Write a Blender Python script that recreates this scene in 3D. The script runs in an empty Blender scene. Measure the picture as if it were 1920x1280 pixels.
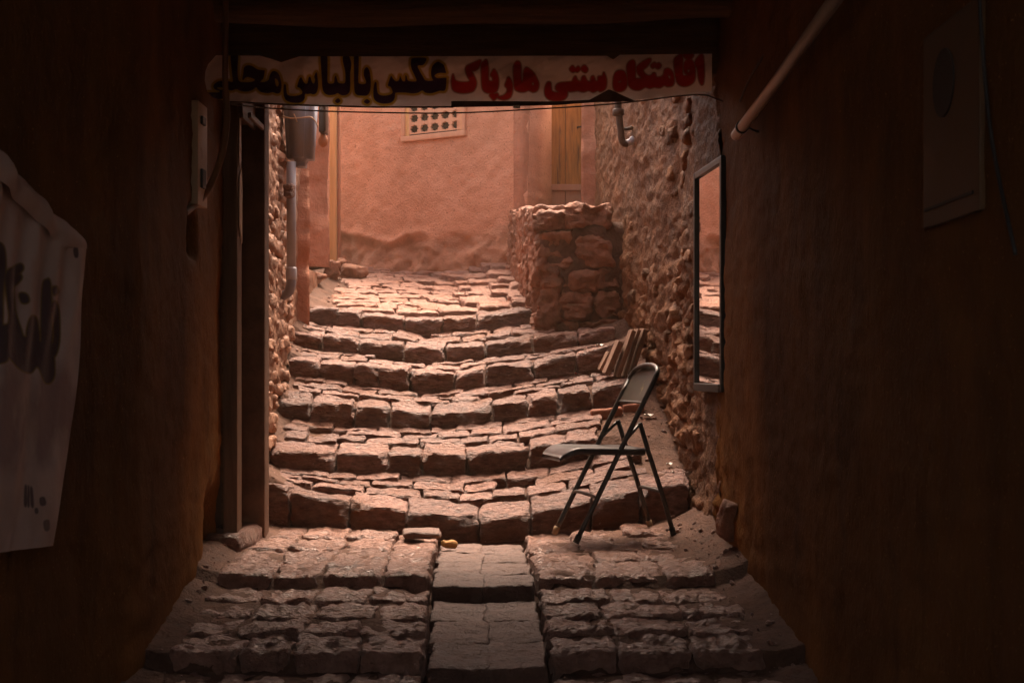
import bpy, bmesh, math, random
import numpy as np
from mathutils import Vector, Matrix
random.seed(7); RNG = np.random.default_rng(7)
S = bpy.context.scene; COL = S.collection

# ------------------------------------------------------------------ camera, light, exposure
F = 2667.0; CZ = 1.5          # lens in photo pixels (50 mm on 36 mm), eye height
cam = bpy.data.cameras.new("camera"); cam_o = bpy.data.objects.new("camera", cam); COL.objects.link(cam_o)
cam.sensor_width = 36.0; cam.lens = 50.0; cam.shift_y = 50.0/1920.0
cam.clip_start = 0.05; cam.clip_end = 500
cam_o.location = (0, 0, CZ); cam_o.rotation_euler = (math.radians(90), 0, 0)
cam.dof.use_dof = True; cam.dof.focus_distance = 7.2; cam.dof.aperture_fstop = 9.0
S.camera = cam_o

SUN_EL, SUN_AZ = 63.0, -8.0    # sun high beyond the far house, a little to the left
world = bpy.data.worlds.new("World"); S.world = world; world.use_nodes = True
wn = world.node_tree.nodes; wl = world.node_tree.links; wn.clear()
sky = wn.new('ShaderNodeTexSky'); sky.sky_type = 'NISHITA'; sky.sun_disc = False
sky.sun_elevation = math.radians(SUN_EL); sky.sun_rotation = math.radians(-SUN_AZ)
sky.air_density = 1.0; sky.dust_density = 4.0; sky.ozone_density = 0.6
tint = wn.new('ShaderNodeMix'); tint.data_type = 'RGBA'; tint.blend_type = 'MULTIPLY'; tint.inputs[0].default_value = 1.0
tint.inputs[7].default_value = (1.0, 0.73, 0.54, 1)
bg = wn.new('ShaderNodeBackground'); bg.inputs[1].default_value = 0.125
wo = wn.new('ShaderNodeOutputWorld')
wl.new(sky.outputs[0], tint.inputs[6]); wl.new(tint.outputs[2], bg.inputs[0]); wl.new(bg.outputs[0], wo.inputs[0])

sl = bpy.data.lights.new("sun", 'SUN'); sl.energy = 2.0; sl.angle = math.radians(36); sl.color = (1.0, 0.83, 0.68)
so = bpy.data.objects.new("sun", sl); COL.objects.link(so); so.location = (0, 12, 12)
_el, _az = math.radians(SUN_EL), math.radians(SUN_AZ)
so.rotation_euler = Vector((math.sin(_az)*math.cos(_el), -math.cos(_az)*math.cos(_el), -math.sin(_el))).to_track_quat('-Z', 'Y').to_euler()

S.view_settings.view_transform = 'Standard'; S.view_settings.look = 'None'
S.view_settings.exposure = 2.58; S.view_settings.gamma = 1.0
S.render.engine = 'CYCLES'; S.cycles.use_denoising = True
S.cycles.max_bounces = 10; S.cycles.diffuse_bounces = 6; S.cycles.glossy_bounces = 4; S.cycles.caustics_reflective = False

# ------------------------------------------------------------------ helpers
def P(px, py, D):            # a point of the place measured from the photograph at distance D
    return Vector(((px-960)/F*D, D, (690-py)/F*D + CZ))
def X_(px, D): return (px-960)/F*D
def Z_(py, D): return (690-py)/F*D + CZ

def _h(ix, iy, iz, seed):
    n = (ix*374761393 + iy*668265263 + iz*2147483647 + seed*974634777) & 0xFFFFFFFF
    n = ((n ^ (n >> 13))*1274126177) & 0xFFFFFFFF
    n = ((n ^ (n >> 16))*2246822519) & 0xFFFFFFFF
    return ((n ^ (n >> 15)) & 0xFFFFFF)/float(0xFFFFFF)
def vnoise(p, seed=0):
    p = np.asarray(p, float); i = np.floor(p).astype(np.int64); f = p-i; f = f*f*(3-2*f)
    r = 0
    for a in (0, 1):
        for b in (0, 1):
            for c in (0, 1):
                w = (f[:, 0] if a else 1-f[:, 0])*(f[:, 1] if b else 1-f[:, 1])*(f[:, 2] if c else 1-f[:, 2])
                r = r + w*_h(i[:, 0]+a, i[:, 1]+b, i[:, 2]+c, seed)
    return r*2-1
def fbm(p, seed=0, octv=4, gain=0.5):
    r = 0; a = 1.0; p = np.asarray(p, float)
    for k in range(octv):
        r = r + a*vnoise(p, seed+k*17); p = p*2.03+3.1; a *= gain
    return r
def worley2(u, v, seed=0):
    """distance to nearest and second cell centre, plus an id per cell"""
    iu = np.floor(u).astype(np.int64); iv = np.floor(v).astype(np.int64)
    d1 = np.full(u.shape, 9.); d2 = np.full(u.shape, 9.); cid = np.zeros(u.shape)
    for a in (-1, 0, 1):
        for b in (-1, 0, 1):
            cx = iu+a+0.15+0.7*_h(iu+a, iv+b, iu*0, seed); cy = iv+b+0.15+0.7*_h(iu+a, iv+b, iu*0+1, seed)
            d = np.hypot(u-cx, v-cy); c = _h(iu+a, iv+b, iu*0+2, seed)
            m = d < d1
            d2 = np.where(m, d1, np.minimum(d2, d)); cid = np.where(m, c, cid); d1 = np.where(m, d, d1)
    return d1, d2, cid

class MB:
    """collects verts and faces of ONE mesh"""
    def __init__(self): self.v = []; self.f = []; self.t = []; self.n = 0
    def add(self, v, f, tone=0.5):
        v = np.asarray(v, float)
        self.v.append(v); self.f += [tuple(i+self.n for i in q) for q in f]
        self.t.append(np.broadcast_to(np.asarray(tone, float), (len(v),))); self.n += len(v)
    def build(self, name, mat, parent=None, smooth=True, origin=None, extra=None, sharp=None):
        me = bpy.data.meshes.new(name); V = np.concatenate(self.v) if self.v else np.zeros((0, 3))
        o = bpy.data.objects.new(name, me); COL.objects.link(o)
        off = np.array(origin if origin is not None else (0, 0, 0), float)
        if parent is not None:
            o.parent = parent; off = np.zeros(3); q_ = parent
            while q_ is not None: off = off+np.array(q_.location); q_ = q_.parent
        else: o.location = off
        me.from_pydata((V-off).tolist(), [], self.f); me.update()
        if smooth: me.polygons.foreach_set('use_smooth', [True]*len(me.polygons))
        a = me.attributes.new('tone', 'FLOAT', 'POINT'); a.data.foreach_set('value', np.concatenate(self.t).astype(np.float32))
        if extra:
            for k, arr in extra.items():
                a = me.attributes.new(k, 'FLOAT', 'POINT'); a.data.foreach_set('value', np.asarray(arr, np.float32))
        me.materials.append(mat); me.update()
        if sharp: me.set_sharp_from_angle(angle=math.radians(sharp))
        return o
def grid_faces(nu, nv, flip=False):
    f = []
    for i in range(nu-1):
        for j in range(nv-1):
            q = (i*nv+j, (i+1)*nv+j, (i+1)*nv+j+1, i*nv+j+1)
            f.append(q[::-1] if flip else q)
    return f
_tmpl = {}
def cube_t(a, b, c):
    if (a, b, c) in _tmpl: return _tmpl[a, b, c]
    idx = {}; V = []; Fc = []
    def vid(i, j, k):
        if (i, j, k) not in idx:
            idx[i, j, k] = len(V); V.append((2*i/a-1, 2*j/b-1, 2*k/c-1))
        return idx[i, j, k]
    for i in range(a):
        for j in range(b):
            Fc.append((vid(i, j, 0), vid(i, j+1, 0), vid(i+1, j+1, 0), vid(i+1, j, 0)))
            Fc.append((vid(i, j, c), vid(i+1, j, c), vid(i+1, j+1, c), vid(i, j+1, c)))
    for i in range(a):
        for k in range(c):
            Fc.append((vid(i, 0, k), vid(i+1, 0, k), vid(i+1, 0, k+1), vid(i, 0, k+1)))
            Fc.append((vid(i, b, k), vid(i, b, k+1), vid(i+1, b, k+1), vid(i+1, b, k)))
    for j in range(b):
        for k in range(c):
            Fc.append((vid(0, j, k), vid(0, j, k+1), vid(0, j+1, k+1), vid(0, j+1, k)))
            Fc.append((vid(a, j, k), vid(a, j+1, k), vid(a, j+1, k+1), vid(a, j, k+1)))
    _tmpl[a, b, c] = (np.array(V), Fc); return _tmpl[a, b, c]
_sid = [0]
def stone(mb, c, size, rot=(0, 0, 0), rough=0.012, k=7.0, jit=0.12, res=0.016, tone=None, strata=2.2, chip=0.0, cuts=7, depth=(0.80, 0.97), shear=None, fq=10):
    """one hewn stone: rounded block, jittered corners, layered noise"""
    _sid[0] += 1; sd = _sid[0]
    n = [int(np.clip(round(s/res), 3, 30)) for s in size]
    V, Fc = cube_t(*n); V = V.copy()
    nr = (np.abs(V)**k).sum(1)**(1/k); V = V/nr[:, None]
    off = RNG.uniform(-jit, jit, (2, 2, 2, 3)); w = (V+1)/2
    d = 0
    for a in (0, 1):
        for b in (0, 1):
            for e in (0, 1):
                ww = (w[:, 0] if a else 1-w[:, 0])*(w[:, 1] if b else 1-w[:, 1])*(w[:, 2] if e else 1-w[:, 2])
                d = d + ww[:, None]*off[a, b, e]
    V = V+d
    for _ in range(cuts):                      # hewn facets: random planes shave the corners and edges
        nn_ = RNG.normal(size=3); nn_ /= np.linalg.norm(nn_); nn_ = np.sign(nn_)*np.abs(nn_)**0.6; nn_ /= np.linalg.norm(nn_)
        sup = (V @ nn_).max()*RNG.uniform(*depth); e = V @ nn_-sup; V = V-np.clip(e, 0, None)[:, None]*nn_
    P0 = V*np.array(size)/2
    N = np.sign(V)*np.abs(V)**3; N /= np.maximum(np.linalg.norm(N, axis=1), 1e-6)[:, None]
    q = P0+sd*1.37
    h = fbm(q*np.array((fq, fq, fq*strata)), sd, 4, 0.6)*rough
    ridg = (1-np.abs(vnoise(q*np.array((7, 14, 14*strata)), sd+5)))**3*rough*0.9
    P0 = P0+N*(h-ridg*0.7)[:, None]
    if chip: P0 -= N*np.clip(fbm(q*6, sd+9, 2)-0.35, 0, 1)[:, None]*chip
    if shear: P0[:, 2] += shear[0]*P0[:, 0]+shear[1]*P0[:, 1]
    R = np.array(Matrix.Rotation(rot[2], 3, 'Z') @ Matrix.Rotation(rot[1], 3, 'Y') @ Matrix.Rotation(rot[0], 3, 'X'))
    mb.add(P0 @ R.T+np.array(c), Fc, random.random() if tone is None else tone)
def tube(mb, pts, r, n=12, caps=True, tone=0.5):
    pts = [Vector(p) for p in pts]; rr = r if hasattr(r, '__len__') else [r]*len(pts)
    V = []; up = None
    for i, p in enumerate(pts):
        t = (pts[min(i+1, len(pts)-1)]-pts[max(i-1, 0)]).normalized()
        if up is None: up = t.orthogonal().normalized()
        up = (up-t*up.dot(t)).normalized(); s = t.cross(up)
        for a in range(n):
            g = 2*math.pi*a/n; V.append(p+(up*math.cos(g)+s*math.sin(g))*rr[i])
    f = []
    for i in range(len(pts)-1):
        for a in range(n):
            b = (a+1) % n; f.append((i*n+a, i*n+b, (i+1)*n+b, (i+1)*n+a))
    if caps: f.append(tuple(range(n))[::-1]); f.append(tuple((len(pts)-1)*n+a for a in range(n)))
    mb.add([tuple(v) for v in V], f, tone)
def bez(pts, n=10):
    """smooth curve through points (Catmull-Rom)"""
    P_ = [Vector(p) for p in pts]; out = []
    for i in range(len(P_)-1):
        a, b, c, d = P_[max(i-1, 0)], P_[i], P_[i+1], P_[min(i+2, len(P_)-1)]
        for k in range(n):
            t = k/n
            out.append(0.5*((2*b)+(c-a)*t+(2*a-5*b+4*c-d)*t*t+(3*b-a-3*c+d)*t**3))
    return out+[P_[-1]]
def box(mb, lo, hi, bev=0.004, M=None, seg=2, tone=0.5):
    bm = bmesh.new(); bmesh.ops.create_cube(bm, size=1)
    lo, hi = Vector(lo), Vector(hi)
    for v in bm.verts: v.co = Vector([(lo[i]+hi[i])/2+v.co[i]*(hi[i]-lo[i]) for i in range(3)])
    if bev: bmesh.ops.bevel(bm, geom=bm.edges[:], offset=bev, segments=seg, affect='EDGES', profile=0.6)
    if M is not None: bmesh.ops.transform(bm, matrix=M, verts=bm.verts)
    bm.verts.index_update()
    mb.add([tuple(v.co) for v in bm.verts], [tuple(v.index for v in f.verts) for f in bm.faces], tone); bm.free()
def prism(mb, poly, M, th, tone=0.5):
    """polygon (x,y) extruded by th along local z, placed with M"""
    n = len(poly); V = [M @ Vector((x, y, 0)) for x, y in poly]+[M @ Vector((x, y, th)) for x, y in poly]
    f = [tuple(range(n))[::-1], tuple(range(n, 2*n))]+[(i, (i+1) % n, n+(i+1) % n, n+i) for i in range(n)]
    mb.add([tuple(v) for v in V], f, tone)
def empty(name, loc):
    o = bpy.data.objects.new(name, None); o.location = loc; COL.objects.link(o); return o
def tag(o, label=None, cat=None, group=None, kind=None):
    if label: o['label'] = label
    if cat: o['category'] = cat
    if group: o['group'] = group
    if kind: o['kind'] = kind
    return o

# ------------------------------------------------------------------ materials
def mat(name, ca, cb, scale=8, rough=(0.6, 0.85), bump=0.3, bscale=40, bdist=0.01, spec=0.4, tone=0.0, specks=None, stretch=(1, 1, 1),
        detail=6, stains=None, contrast=(0.3, 0.7), metallic=0.0, ao=None):
    m = bpy.data.materials.new(name); m.use_nodes = True
    N = m.node_tree.nodes; L = m.node_tree.links; b = N['Principled BSDF']
    tc = N.new('ShaderNodeTexCoord'); mp = N.new('ShaderNodeMapping'); mp.inputs['Scale'].default_value = stretch
    L.new(tc.outputs['Object'], mp.inputs[0]); vec = mp.outputs[0]
    n1 = N.new('ShaderNodeTexNoise'); n1.inputs['Scale'].default_value = scale; n1.inputs['Detail'].default_value = detail; n1.inputs['Roughness'].default_value = 0.62
    L.new(vec, n1.inputs['Vector'])
    r1 = N.new('ShaderNodeValToRGB'); r1.color_ramp.elements[0].position = contrast[0]; r1.color_ramp.elements[1].position = contrast[1]
    r1.color_ramp.elements[0].color = (*ca, 1); r1.color_ramp.elements[1].color = (*cb, 1)
    L.new(n1.outputs[0], r1.inputs[0]); colr = r1.outputs[0]
    if tone:
        at = N.new('ShaderNodeAttribute'); at.attribute_name = 'tone'
        mr = N.new('ShaderNodeMapRange'); mr.inputs[3].default_value = 1-tone; mr.inputs[4].default_value = 1+tone
        L.new(at.outputs['Fac'], mr.inputs[0])
        mx = N.new('ShaderNodeVectorMath'); mx.operation = 'SCALE'
        L.new(colr, mx.inputs[0]); L.new(mr.outputs[0], mx.inputs['Scale']); colr = mx.outputs[0]
    if stains:
        sc, col, lo, hi = stains
        n4 = N.new('ShaderNodeTexNoise'); n4.inputs['Scale'].default_value = sc; n4.inputs['Detail'].default_value = 5; L.new(vec, n4.inputs['Vector'])
        mr = N.new('ShaderNodeMapRange'); mr.inputs[1].default_value = lo; mr.inputs[2].default_value = hi; L.new(n4.outputs[0], mr.inputs[0])
        mx = N.new('ShaderNodeMix'); mx.data_type = 'RGBA'; L.new(mr.outputs[0], mx.inputs[0]); L.new(colr, mx.inputs[6]); mx.inputs[7].default_value = (*col, 1)
        colr = mx.outputs[2]
    if specks:
        sc, col, th = specks
        n2 = N.new('ShaderNodeTexNoise'); n2.inputs['Scale'].default_value = sc; n2.inputs['Detail'].default_value = 2; L.new(tc.outputs['Object'], n2.inputs['Vector'])
        mr = N.new('ShaderNodeMapRange'); mr.inputs[1].default_value = th; mr.inputs[2].default_value = th+0.05; L.new(n2.outputs[0], mr.inputs[0])
        mx = N.new('ShaderNodeMix'); mx.data_type = 'RGBA'; L.new(mr.outputs[0], mx.inputs[0]); L.new(colr, mx.inputs[6]); mx.inputs[7].default_value = (*col, 1)
        colr = mx.outputs[2]
    L.new(colr, b.inputs['Base Color'])
    mr = N.new('ShaderNodeMapRange'); mr.inputs[3].default_value = rough[0]; mr.inputs[4].default_value = rough[1]
    L.new(n1.outputs[0], mr.inputs[0]); L.new(mr.outputs[0], b.inputs['Roughness'])
    b.inputs['Specular IOR Level'].default_value = spec; b.inputs['Metallic'].default_value = metallic
    if bump:
        n3 = N.new('ShaderNodeTexNoise'); n3.inputs['Scale'].default_value = bscale; n3.inputs['Detail'].default_value = 8; n3.inputs['Roughness'].default_value = 0.65
        L.new(vec, n3.inputs['Vector'])
        bp = N.new('ShaderNodeBump'); bp.inputs['Strength'].default_value = bump; bp.inputs['Distance'].default_value = bdist
        L.new(n3.outputs[0], bp.inputs['Height']); L.new(bp.outputs[0], b.inputs['Normal'])
    m['colr'] = ''
    return m
M_RAMP = mat('pale_cobble', (0.26, 0.125, 0.09), (0.46, 0.27, 0.205), 16, (0.45, 0.8), 1.0, 40, 0.035, 0.28, tone=0.2, stretch=(1, 1, 2.2), stains=(3.5, (0.36, 0.16, 0.10), 0.52, 0.7))  # paler version of the stair stone colours
M_STONE = mat('stair_stone', (0.095, 0.039, 0.026), (0.36, 0.192, 0.150), 20, (0.3, 0.72), 1.0, 42, 0.045, 0.42, detail=9, tone=0.34, stretch=(1, 1, 2.2), stains=(3.5, (0.20, 0.075, 0.036), 0.5, 0.68), specks=(60, (0.36, 0.24, 0.2), 0.70))
M_PAVE = mat('paving_stone', (0.235, 0.112, 0.079), (0.50, 0.285, 0.22), 18, (0.18, 0.55), 1.0, 40, 0.045, 0.6, tone=0.15, stretch=(1, 1.6, 1))
M_SLAB = mat('gutter_slab', (0.115, 0.06, 0.044), (0.20, 0.115, 0.088), 16, (0.4, 0.7), 1.0, 80, 0.02, 0.45, tone=0.12)
M_BLOCK = mat('wall_block', (0.13, 0.052, 0.027), (0.33, 0.145, 0.085), 14, (0.6, 0.85), 0.9, 30, 0.02, 0.35, tone=0.15)
M_EARTH = mat('earth', (0.085, 0.043, 0.028), (0.175, 0.092, 0.062), 14, (0.75, 0.95), 0.9, 60, 0.02, 0.25)
M_MUD = mat('mud_straw', (0.115, 0.048, 0.019), (0.26, 0.115, 0.049), 9, (0.55, 0.85), 1.0, 60, 0.02, 0.22, specks=(150, (0.62, 0.38, 0.22), 0.69), tone=0.4)
M_LMUD = mat('pale_mud_stone', (0.22, 0.11, 0.065), (0.42, 0.22, 0.135), 9, (0.5, 0.8), 0.9, 45, 0.02, 0.4, tone=0.25)
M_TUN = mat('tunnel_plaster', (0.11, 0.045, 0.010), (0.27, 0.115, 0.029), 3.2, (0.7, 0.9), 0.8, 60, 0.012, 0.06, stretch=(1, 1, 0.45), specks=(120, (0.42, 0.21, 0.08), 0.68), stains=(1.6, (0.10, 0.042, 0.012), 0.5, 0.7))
M_PLAS = mat('pink_plaster', (0.60, 0.28, 0.163), (0.74, 0.37, 0.232), 5, (0.75, 0.95), 1.0, 60, 0.016, 0.25, stains=(2.2, (0.48, 0.21, 0.115), 0.5, 0.75), specks=(75, (0.40, 0.17, 0.09), 0.64))
M_PIER = mat('pier_plaster', (0.36, 0.15, 0.085), (0.52, 0.23, 0.14), 6, (0.7, 0.95), 0.8, 40, 0.015, 0.25)
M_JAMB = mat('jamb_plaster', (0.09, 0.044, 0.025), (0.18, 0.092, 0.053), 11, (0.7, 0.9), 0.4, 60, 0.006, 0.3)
M_YWOOD = mat('ochre_door_wood', (0.34, 0.135, 0.022), (0.62, 0.28, 0.055), 7, (0.5, 0.75), 0.4, 30, 0.006, 0.3, stretch=(7, 7, 0.7), stains=(5, (0.10, 0.05, 0.02), 0.56, 0.72))
M_PWOOD = mat('pale_post_wood', (0.60, 0.35, 0.14), (0.76, 0.48, 0.22), 6, (0.5, 0.8), 0.3, 30, 0.004, 0.3, stretch=(8, 8, 0.6))
M_BOARD = mat('pink_board', (0.58, 0.30, 0.18), (0.66, 0.36, 0.22), 5, (0.6, 0.8), 0.3, 40, 0.004, 0.3, stretch=(6, 6, 0.8))
M_DWOOD = mat('dark_beam_wood', (0.08, 0.038, 0.014), (0.21, 0.105, 0.042), 5, (0.6, 0.9), 0.8, 20, 0.015, 0.3, stretch=(0.6, 8, 8))
M_FWOOD = mat('door_frame_wood', (0.11, 0.058, 0.03), (0.21, 0.12, 0.07), 6, (0.5, 0.8), 0.4, 30, 0.005, 0.3, stretch=(8, 8, 0.6))
M_TILE = mat('stacked_board', (0.15, 0.085, 0.055), (0.32, 0.19, 0.13), 9, (0.6, 0.85), 0.6, 45, 0.008, 0.3, stretch=(3, 3, 1), tone=0.2)
M_BRICK = mat('red_brick', (0.22, 0.085, 0.05), (0.34, 0.14, 0.085), 10, (0.7, 0.9), 0.7, 50, 0.01, 0.3, tone=0.15)
M_GREYPL = mat('grey_plastic', (0.17, 0.18, 0.22), (0.24, 0.25, 0.30), 6, (0.35, 0.55), 0.05, 60, 0.003, 0.5, stains=(5, (0.27, 0.19, 0.15), 0.58, 0.8))
M_PIPE = mat('grey_pipe', (0.36, 0.35, 0.39), (0.46, 0.45, 0.49), 8, (0.35, 0.5), 0.05, 60, 0.003, 0.5, stains=(6, (0.34, 0.2, 0.14), 0.6, 0.85))
M_PVC = mat('pale_pvc', (0.34, 0.24, 0.18), (0.42, 0.31, 0.24), 8, (0.35, 0.5), 0.05, 60, 0.003, 0.5)
M_IRON = mat('dark_iron', (0.03, 0.018, 0.012), (0.09, 0.045, 0.025), 20, (0.5, 0.8), 0.4, 60, 0.004, 0.4)
M_CHAIR = mat('chair_paint', (0.035, 0.032, 0.029), (0.07, 0.064, 0.057), 25, (0.25, 0.5), 0.1, 80, 0.002, 0.55, metallic=0.25, stains=(18, (0.16, 0.085, 0.045), 0.62, 0.72))
M_SEAT = mat('seat_paint', (0.05, 0.047, 0.048), (0.085, 0.08, 0.08), 14, (0.22, 0.42), 0.05, 60, 0.002, 0.6, metallic=0.3, stains=(16, (0.18, 0.10, 0.06), 0.64, 0.74))
M_BACK = mat('back_paint', (0.045, 0.043, 0.034), (0.08, 0.076, 0.058), 14, (0.3, 0.5), 0.05, 60, 0.002, 0.5, metallic=0.2, stains=(13, (0.23, 0.2, 0.09), 0.60, 0.66))
M_RUBBER = mat('rubber', (0.02, 0.018, 0.016), (0.04, 0.035, 0.03), 20, (0.6, 0.8), 0.1, 60, 0.002, 0.3)
M_TAN = mat('tan_cap', (0.28, 0.17, 0.09), (0.36, 0.23, 0.13), 20, (0.6, 0.8), 0.1, 60, 0.002, 0.3)
M_BLACK = mat('black_frame', (0.012, 0.010, 0.010), (0.03, 0.026, 0.024), 20, (0.35, 0.55), 0.1, 60, 0.002, 0.5)
M_CORD = mat('cord', (0.05, 0.03, 0.018), (0.10, 0.06, 0.035), 30, (0.6, 0.8), 0.2, 90, 0.002, 0.3)
M_HOSE = mat('brown_hose', (0.15, 0.07, 0.028), (0.22, 0.11, 0.05), 12, (0.4, 0.6), 0.1, 60, 0.002, 0.4)
M_VOID = mat('dark_glass', (0.03, 0.022, 0.018), (0.06, 0.045, 0.035), 9, (0.2, 0.4), 0.0, 40, 0.002, 0.5)
M_PLATE = mat('cream_plate', (0.42, 0.30, 0.20), (0.52, 0.38, 0.26), 7, (0.4, 0.7), 0.1, 60, 0.002, 0.4, stains=(9, (0.2, 0.11, 0.06), 0.6, 0.75))
M_WHITE = mat('white_scrap', (0.7, 0.66, 0.6), (0.8, 0.76, 0.7), 30, (0.6, 0.8), 0.2, 60, 0.002, 0.3)
M_CLAY = mat('clay', (0.42, 0.17, 0.08), (0.55, 0.24, 0.12), 20, (0.5, 0.7), 0.2, 60, 0.002, 0.3)
M_DUSK = mat('panel_board', (0.075, 0.038, 0.013), (0.115, 0.06, 0.022), 6, (0.5, 0.8), 0.2, 60, 0.003, 0.4)
M_MIRROR = bpy.data.materials.new('mirror_glass'); M_MIRROR.use_nodes = True
_b = M_MIRROR.node_tree.nodes['Principled BSDF']; _b.inputs['Base Color'].default_value = (0.78, 0.74, 0.70, 1); _b.inputs['Metallic'].default_value = 1; _b.inputs['Roughness'].default_value = 0.012

# ------------------------------------------------------------------ profile of the lane, read from the photograph
def line(D, pts):
    xs = np.array([X_(p[0], D) for p in pts]); zs = np.array([Z_(p[1], D) for p in pts]); return lambda x: np.interp(x, xs, zs)
DS = [6.70, 7.20, 7.70, 8.15, 8.62, 9.12]
EDGE = [[(495, 905), (583, 927), (655, 939), (765, 957), (830, 966), (898, 970), (996, 962), (1060, 950), (1150, 927), (1290, 903)],
        [(506, 838), (560, 846), (641, 846), (727, 850), (796, 849), (874, 855), (992, 841), (1060, 827), (1215, 798)],
        [(521, 752), (583, 754), (666, 759), (731, 765), (796, 777), (850, 773), (923, 762), (989, 746), (1060, 738), (1185, 716)],
        [(542, 672), (600, 679), (710, 688), (769, 694), (850, 702), (910, 688), (999, 678), (1060, 664), (1150, 646)],
        [(549, 622), (604, 630), (672, 641), (755, 647), (807, 652), (906, 645), (996, 632), (1060, 625), (1150, 615)],
        [(577, 580), (635, 582), (680, 587), (762, 597), (790, 599), (892, 594), (996, 580)]]
BASE = [[(495, 985), (700, 988), (830, 1005), (930, 1012), (1060, 998), (1290, 968)],
        [(500, 874), (635, 887), (791, 886), (875, 888), (1060, 866), (1215, 835)],
        [(521, 778), (666, 796), (790, 801), (923, 790), (1060, 772), (1185, 752)],
        [(538, 700), (666, 718), (769, 725), (824, 730), (910, 724), (1003, 712), (1060, 703), (1140, 690)],
        [(549, 649), (672, 662), (765, 670), (824, 679), (906, 672), (996, 660), (1060, 652), (1150, 640)],
        [(577, 602), (680, 613), (765, 619), (790, 627), (892, 618), (996, 606)]]
ZE = [line(d, e) for d, e in zip(DS, EDGE)]; ZB = [line(d, e) for d, e in zip(DS, BASE)]
def wallD(x): return 12.0-0.631*(x+1.46)
_wb = [(600, 488), (635, 490), (700, 502), (760, 507), (830, 507), (900, 499), (945, 489), (1100, 480)]
_wx = []; _wz = []
for px, py in _wb:
    d = 11.079/(1+0.631*(px-960)/F); _wx.append(X_(px, d)); _wz.append(Z_(py, d))
def zwall(x): return np.interp(x, _wx, _wz)
def xl(D): return np.interp(D, [-6, 3.85, 4.3, 6.0, 6.7, 7.2, 7.7, 8.15, 8.6, 9.1, 10.5, 12.5], [-1.17, -1.165, -1.125, -1.225, -1.20, -1.235, -1.275, -1.30, -1.34, -1.345, -1.40, -1.5])
def xr(D): return np.interp(D, [-6, 4.5, 5.7, 6.7, 7.4, 8.0, 8.85, 9.5, 10.5, 12.5], [0.90, 0.90, 0.885, 0.87, 0.865, 0.79, 0.715, 0.675, 0.64, 0.60])
ZPLAT = {'A': (5.30, 6.70, CZ-0.768, None), 'B': (4.35, 5.27, CZ-0.868, CZ-0.808), 'C': (2.6, 4.32, CZ-1.02, CZ-0.915)}
sm_ = lambda a, b, v: np.clip((v-a)/(b-a), 0, 1)
def tread(x, D):
    """height of the walked surface at (x, D) (arrays)"""
    x = np.asarray(x, float); D = np.asarray(D, float); z = np.full(x.shape, CZ-1.02)
    z = np.where(D < 2.6, CZ-1.02-(2.6-D)*0.05, z)
    for k in 'CBA':
        d0, d1, za, zb = ZPLAT[k]
        zb_ = ZB[0](x) if zb is None else zb
        t = (D-d0)/(d1-d0); z = np.where(D >= d0, za+(zb_-za)*np.clip(t, 0, 1)**(2 if k == 'A' else 1), z)
    for i in range(6):
        d0 = DS[i]; t0 = ZE[i](x)
        if i < 5: z1 = ZB[i+1](x); d1 = DS[i+1]
        else: z1 = zwall(x); d1 = wallD(x)
        t = np.clip((D-d0)/(d1-d0), 0, 1.3); z = np.where(D >= d0, t0+(z1-t0)*t, z)
    return z
def mound(x, D):
    """loose earth banked along the walls"""
    a = np.clip((D-4.0)/1.5, 0.35, 1)
    l = 0.06*np.exp(-np.clip(x-xl(D), 0, 9)/0.08)*a
    r = 0.085*np.exp(-np.clip(xr(D)-x, 0, 9)/0.11)*a
    return l+r

# ------------------------------------------------------------------ ground: bare earth under and beside the stones
mb = MB()
us = np.linspace(-1.75, 1.15, 150); vs = np.concatenate([np.linspace(-6, 2.5, 18), np.arange(2.6, 12.7, 0.025)])
U, W = np.meshgrid(us, vs, indexing='ij'); u = U.ravel(); w = W.ravel()
wq = np.where(w > 6.6, w-0.10, w); z = np.minimum(tread(u, wq), tread(u, w))-np.where(w > 6.6, 0.014, 0.0145)+mound(u, w)
msk = np.clip((u-0.42)/0.22, 0, 1)*np.clip((w-6.78)/0.1, 0, 1)*np.clip((8.05-w)/0.25, 0, 1)      # the bank of soil that buries the right end of the second step
sm = np.interp(w, [6.78, 7.1, 7.75, 8.05], [Z_(903, 6.7), Z_(868, 7.0), Z_(752, 7.7), Z_(690, 8.1)])+0.02*fbm(np.c_[u*4, w*4, w*0], 3)
z = z*(1-msk)+sm*msk
z = z-0.13*sm_(-0.40, -0.33, u)*sm_(0.15, 0.08, u)*sm_(6.68, 6.6, w)
p3 = np.c_[u, w, z]
z = z+0.010*fbm(p3*7, 11, 4)+0.006*fbm(p3*28, 12, 3)
GX, GY, GZ = us, vs, z.reshape(U.shape)
def ground_z(x, D):
    i = int(np.clip(np.searchsorted(GX, x)-1, 0, len(GX)-2)); j = int(np.clip(np.searchsorted(GY, D)-1, 0, len(GY)-2))
    a = (x-GX[i])/(GX[i+1]-GX[i]); b = (D-GY[j])/(GY[j+1]-GY[j])
    return float(GZ[i, j]*(1-a)*(1-b)+GZ[i+1, j]*a*(1-b)+GZ[i, j+1]*(1-a)*b+GZ[i+1, j+1]*a*b)
mb.add(np.c_[u, w, z], grid_faces(len(us), len(vs)))
tag(mb.build('ground', M_EARTH), kind='structure')

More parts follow.
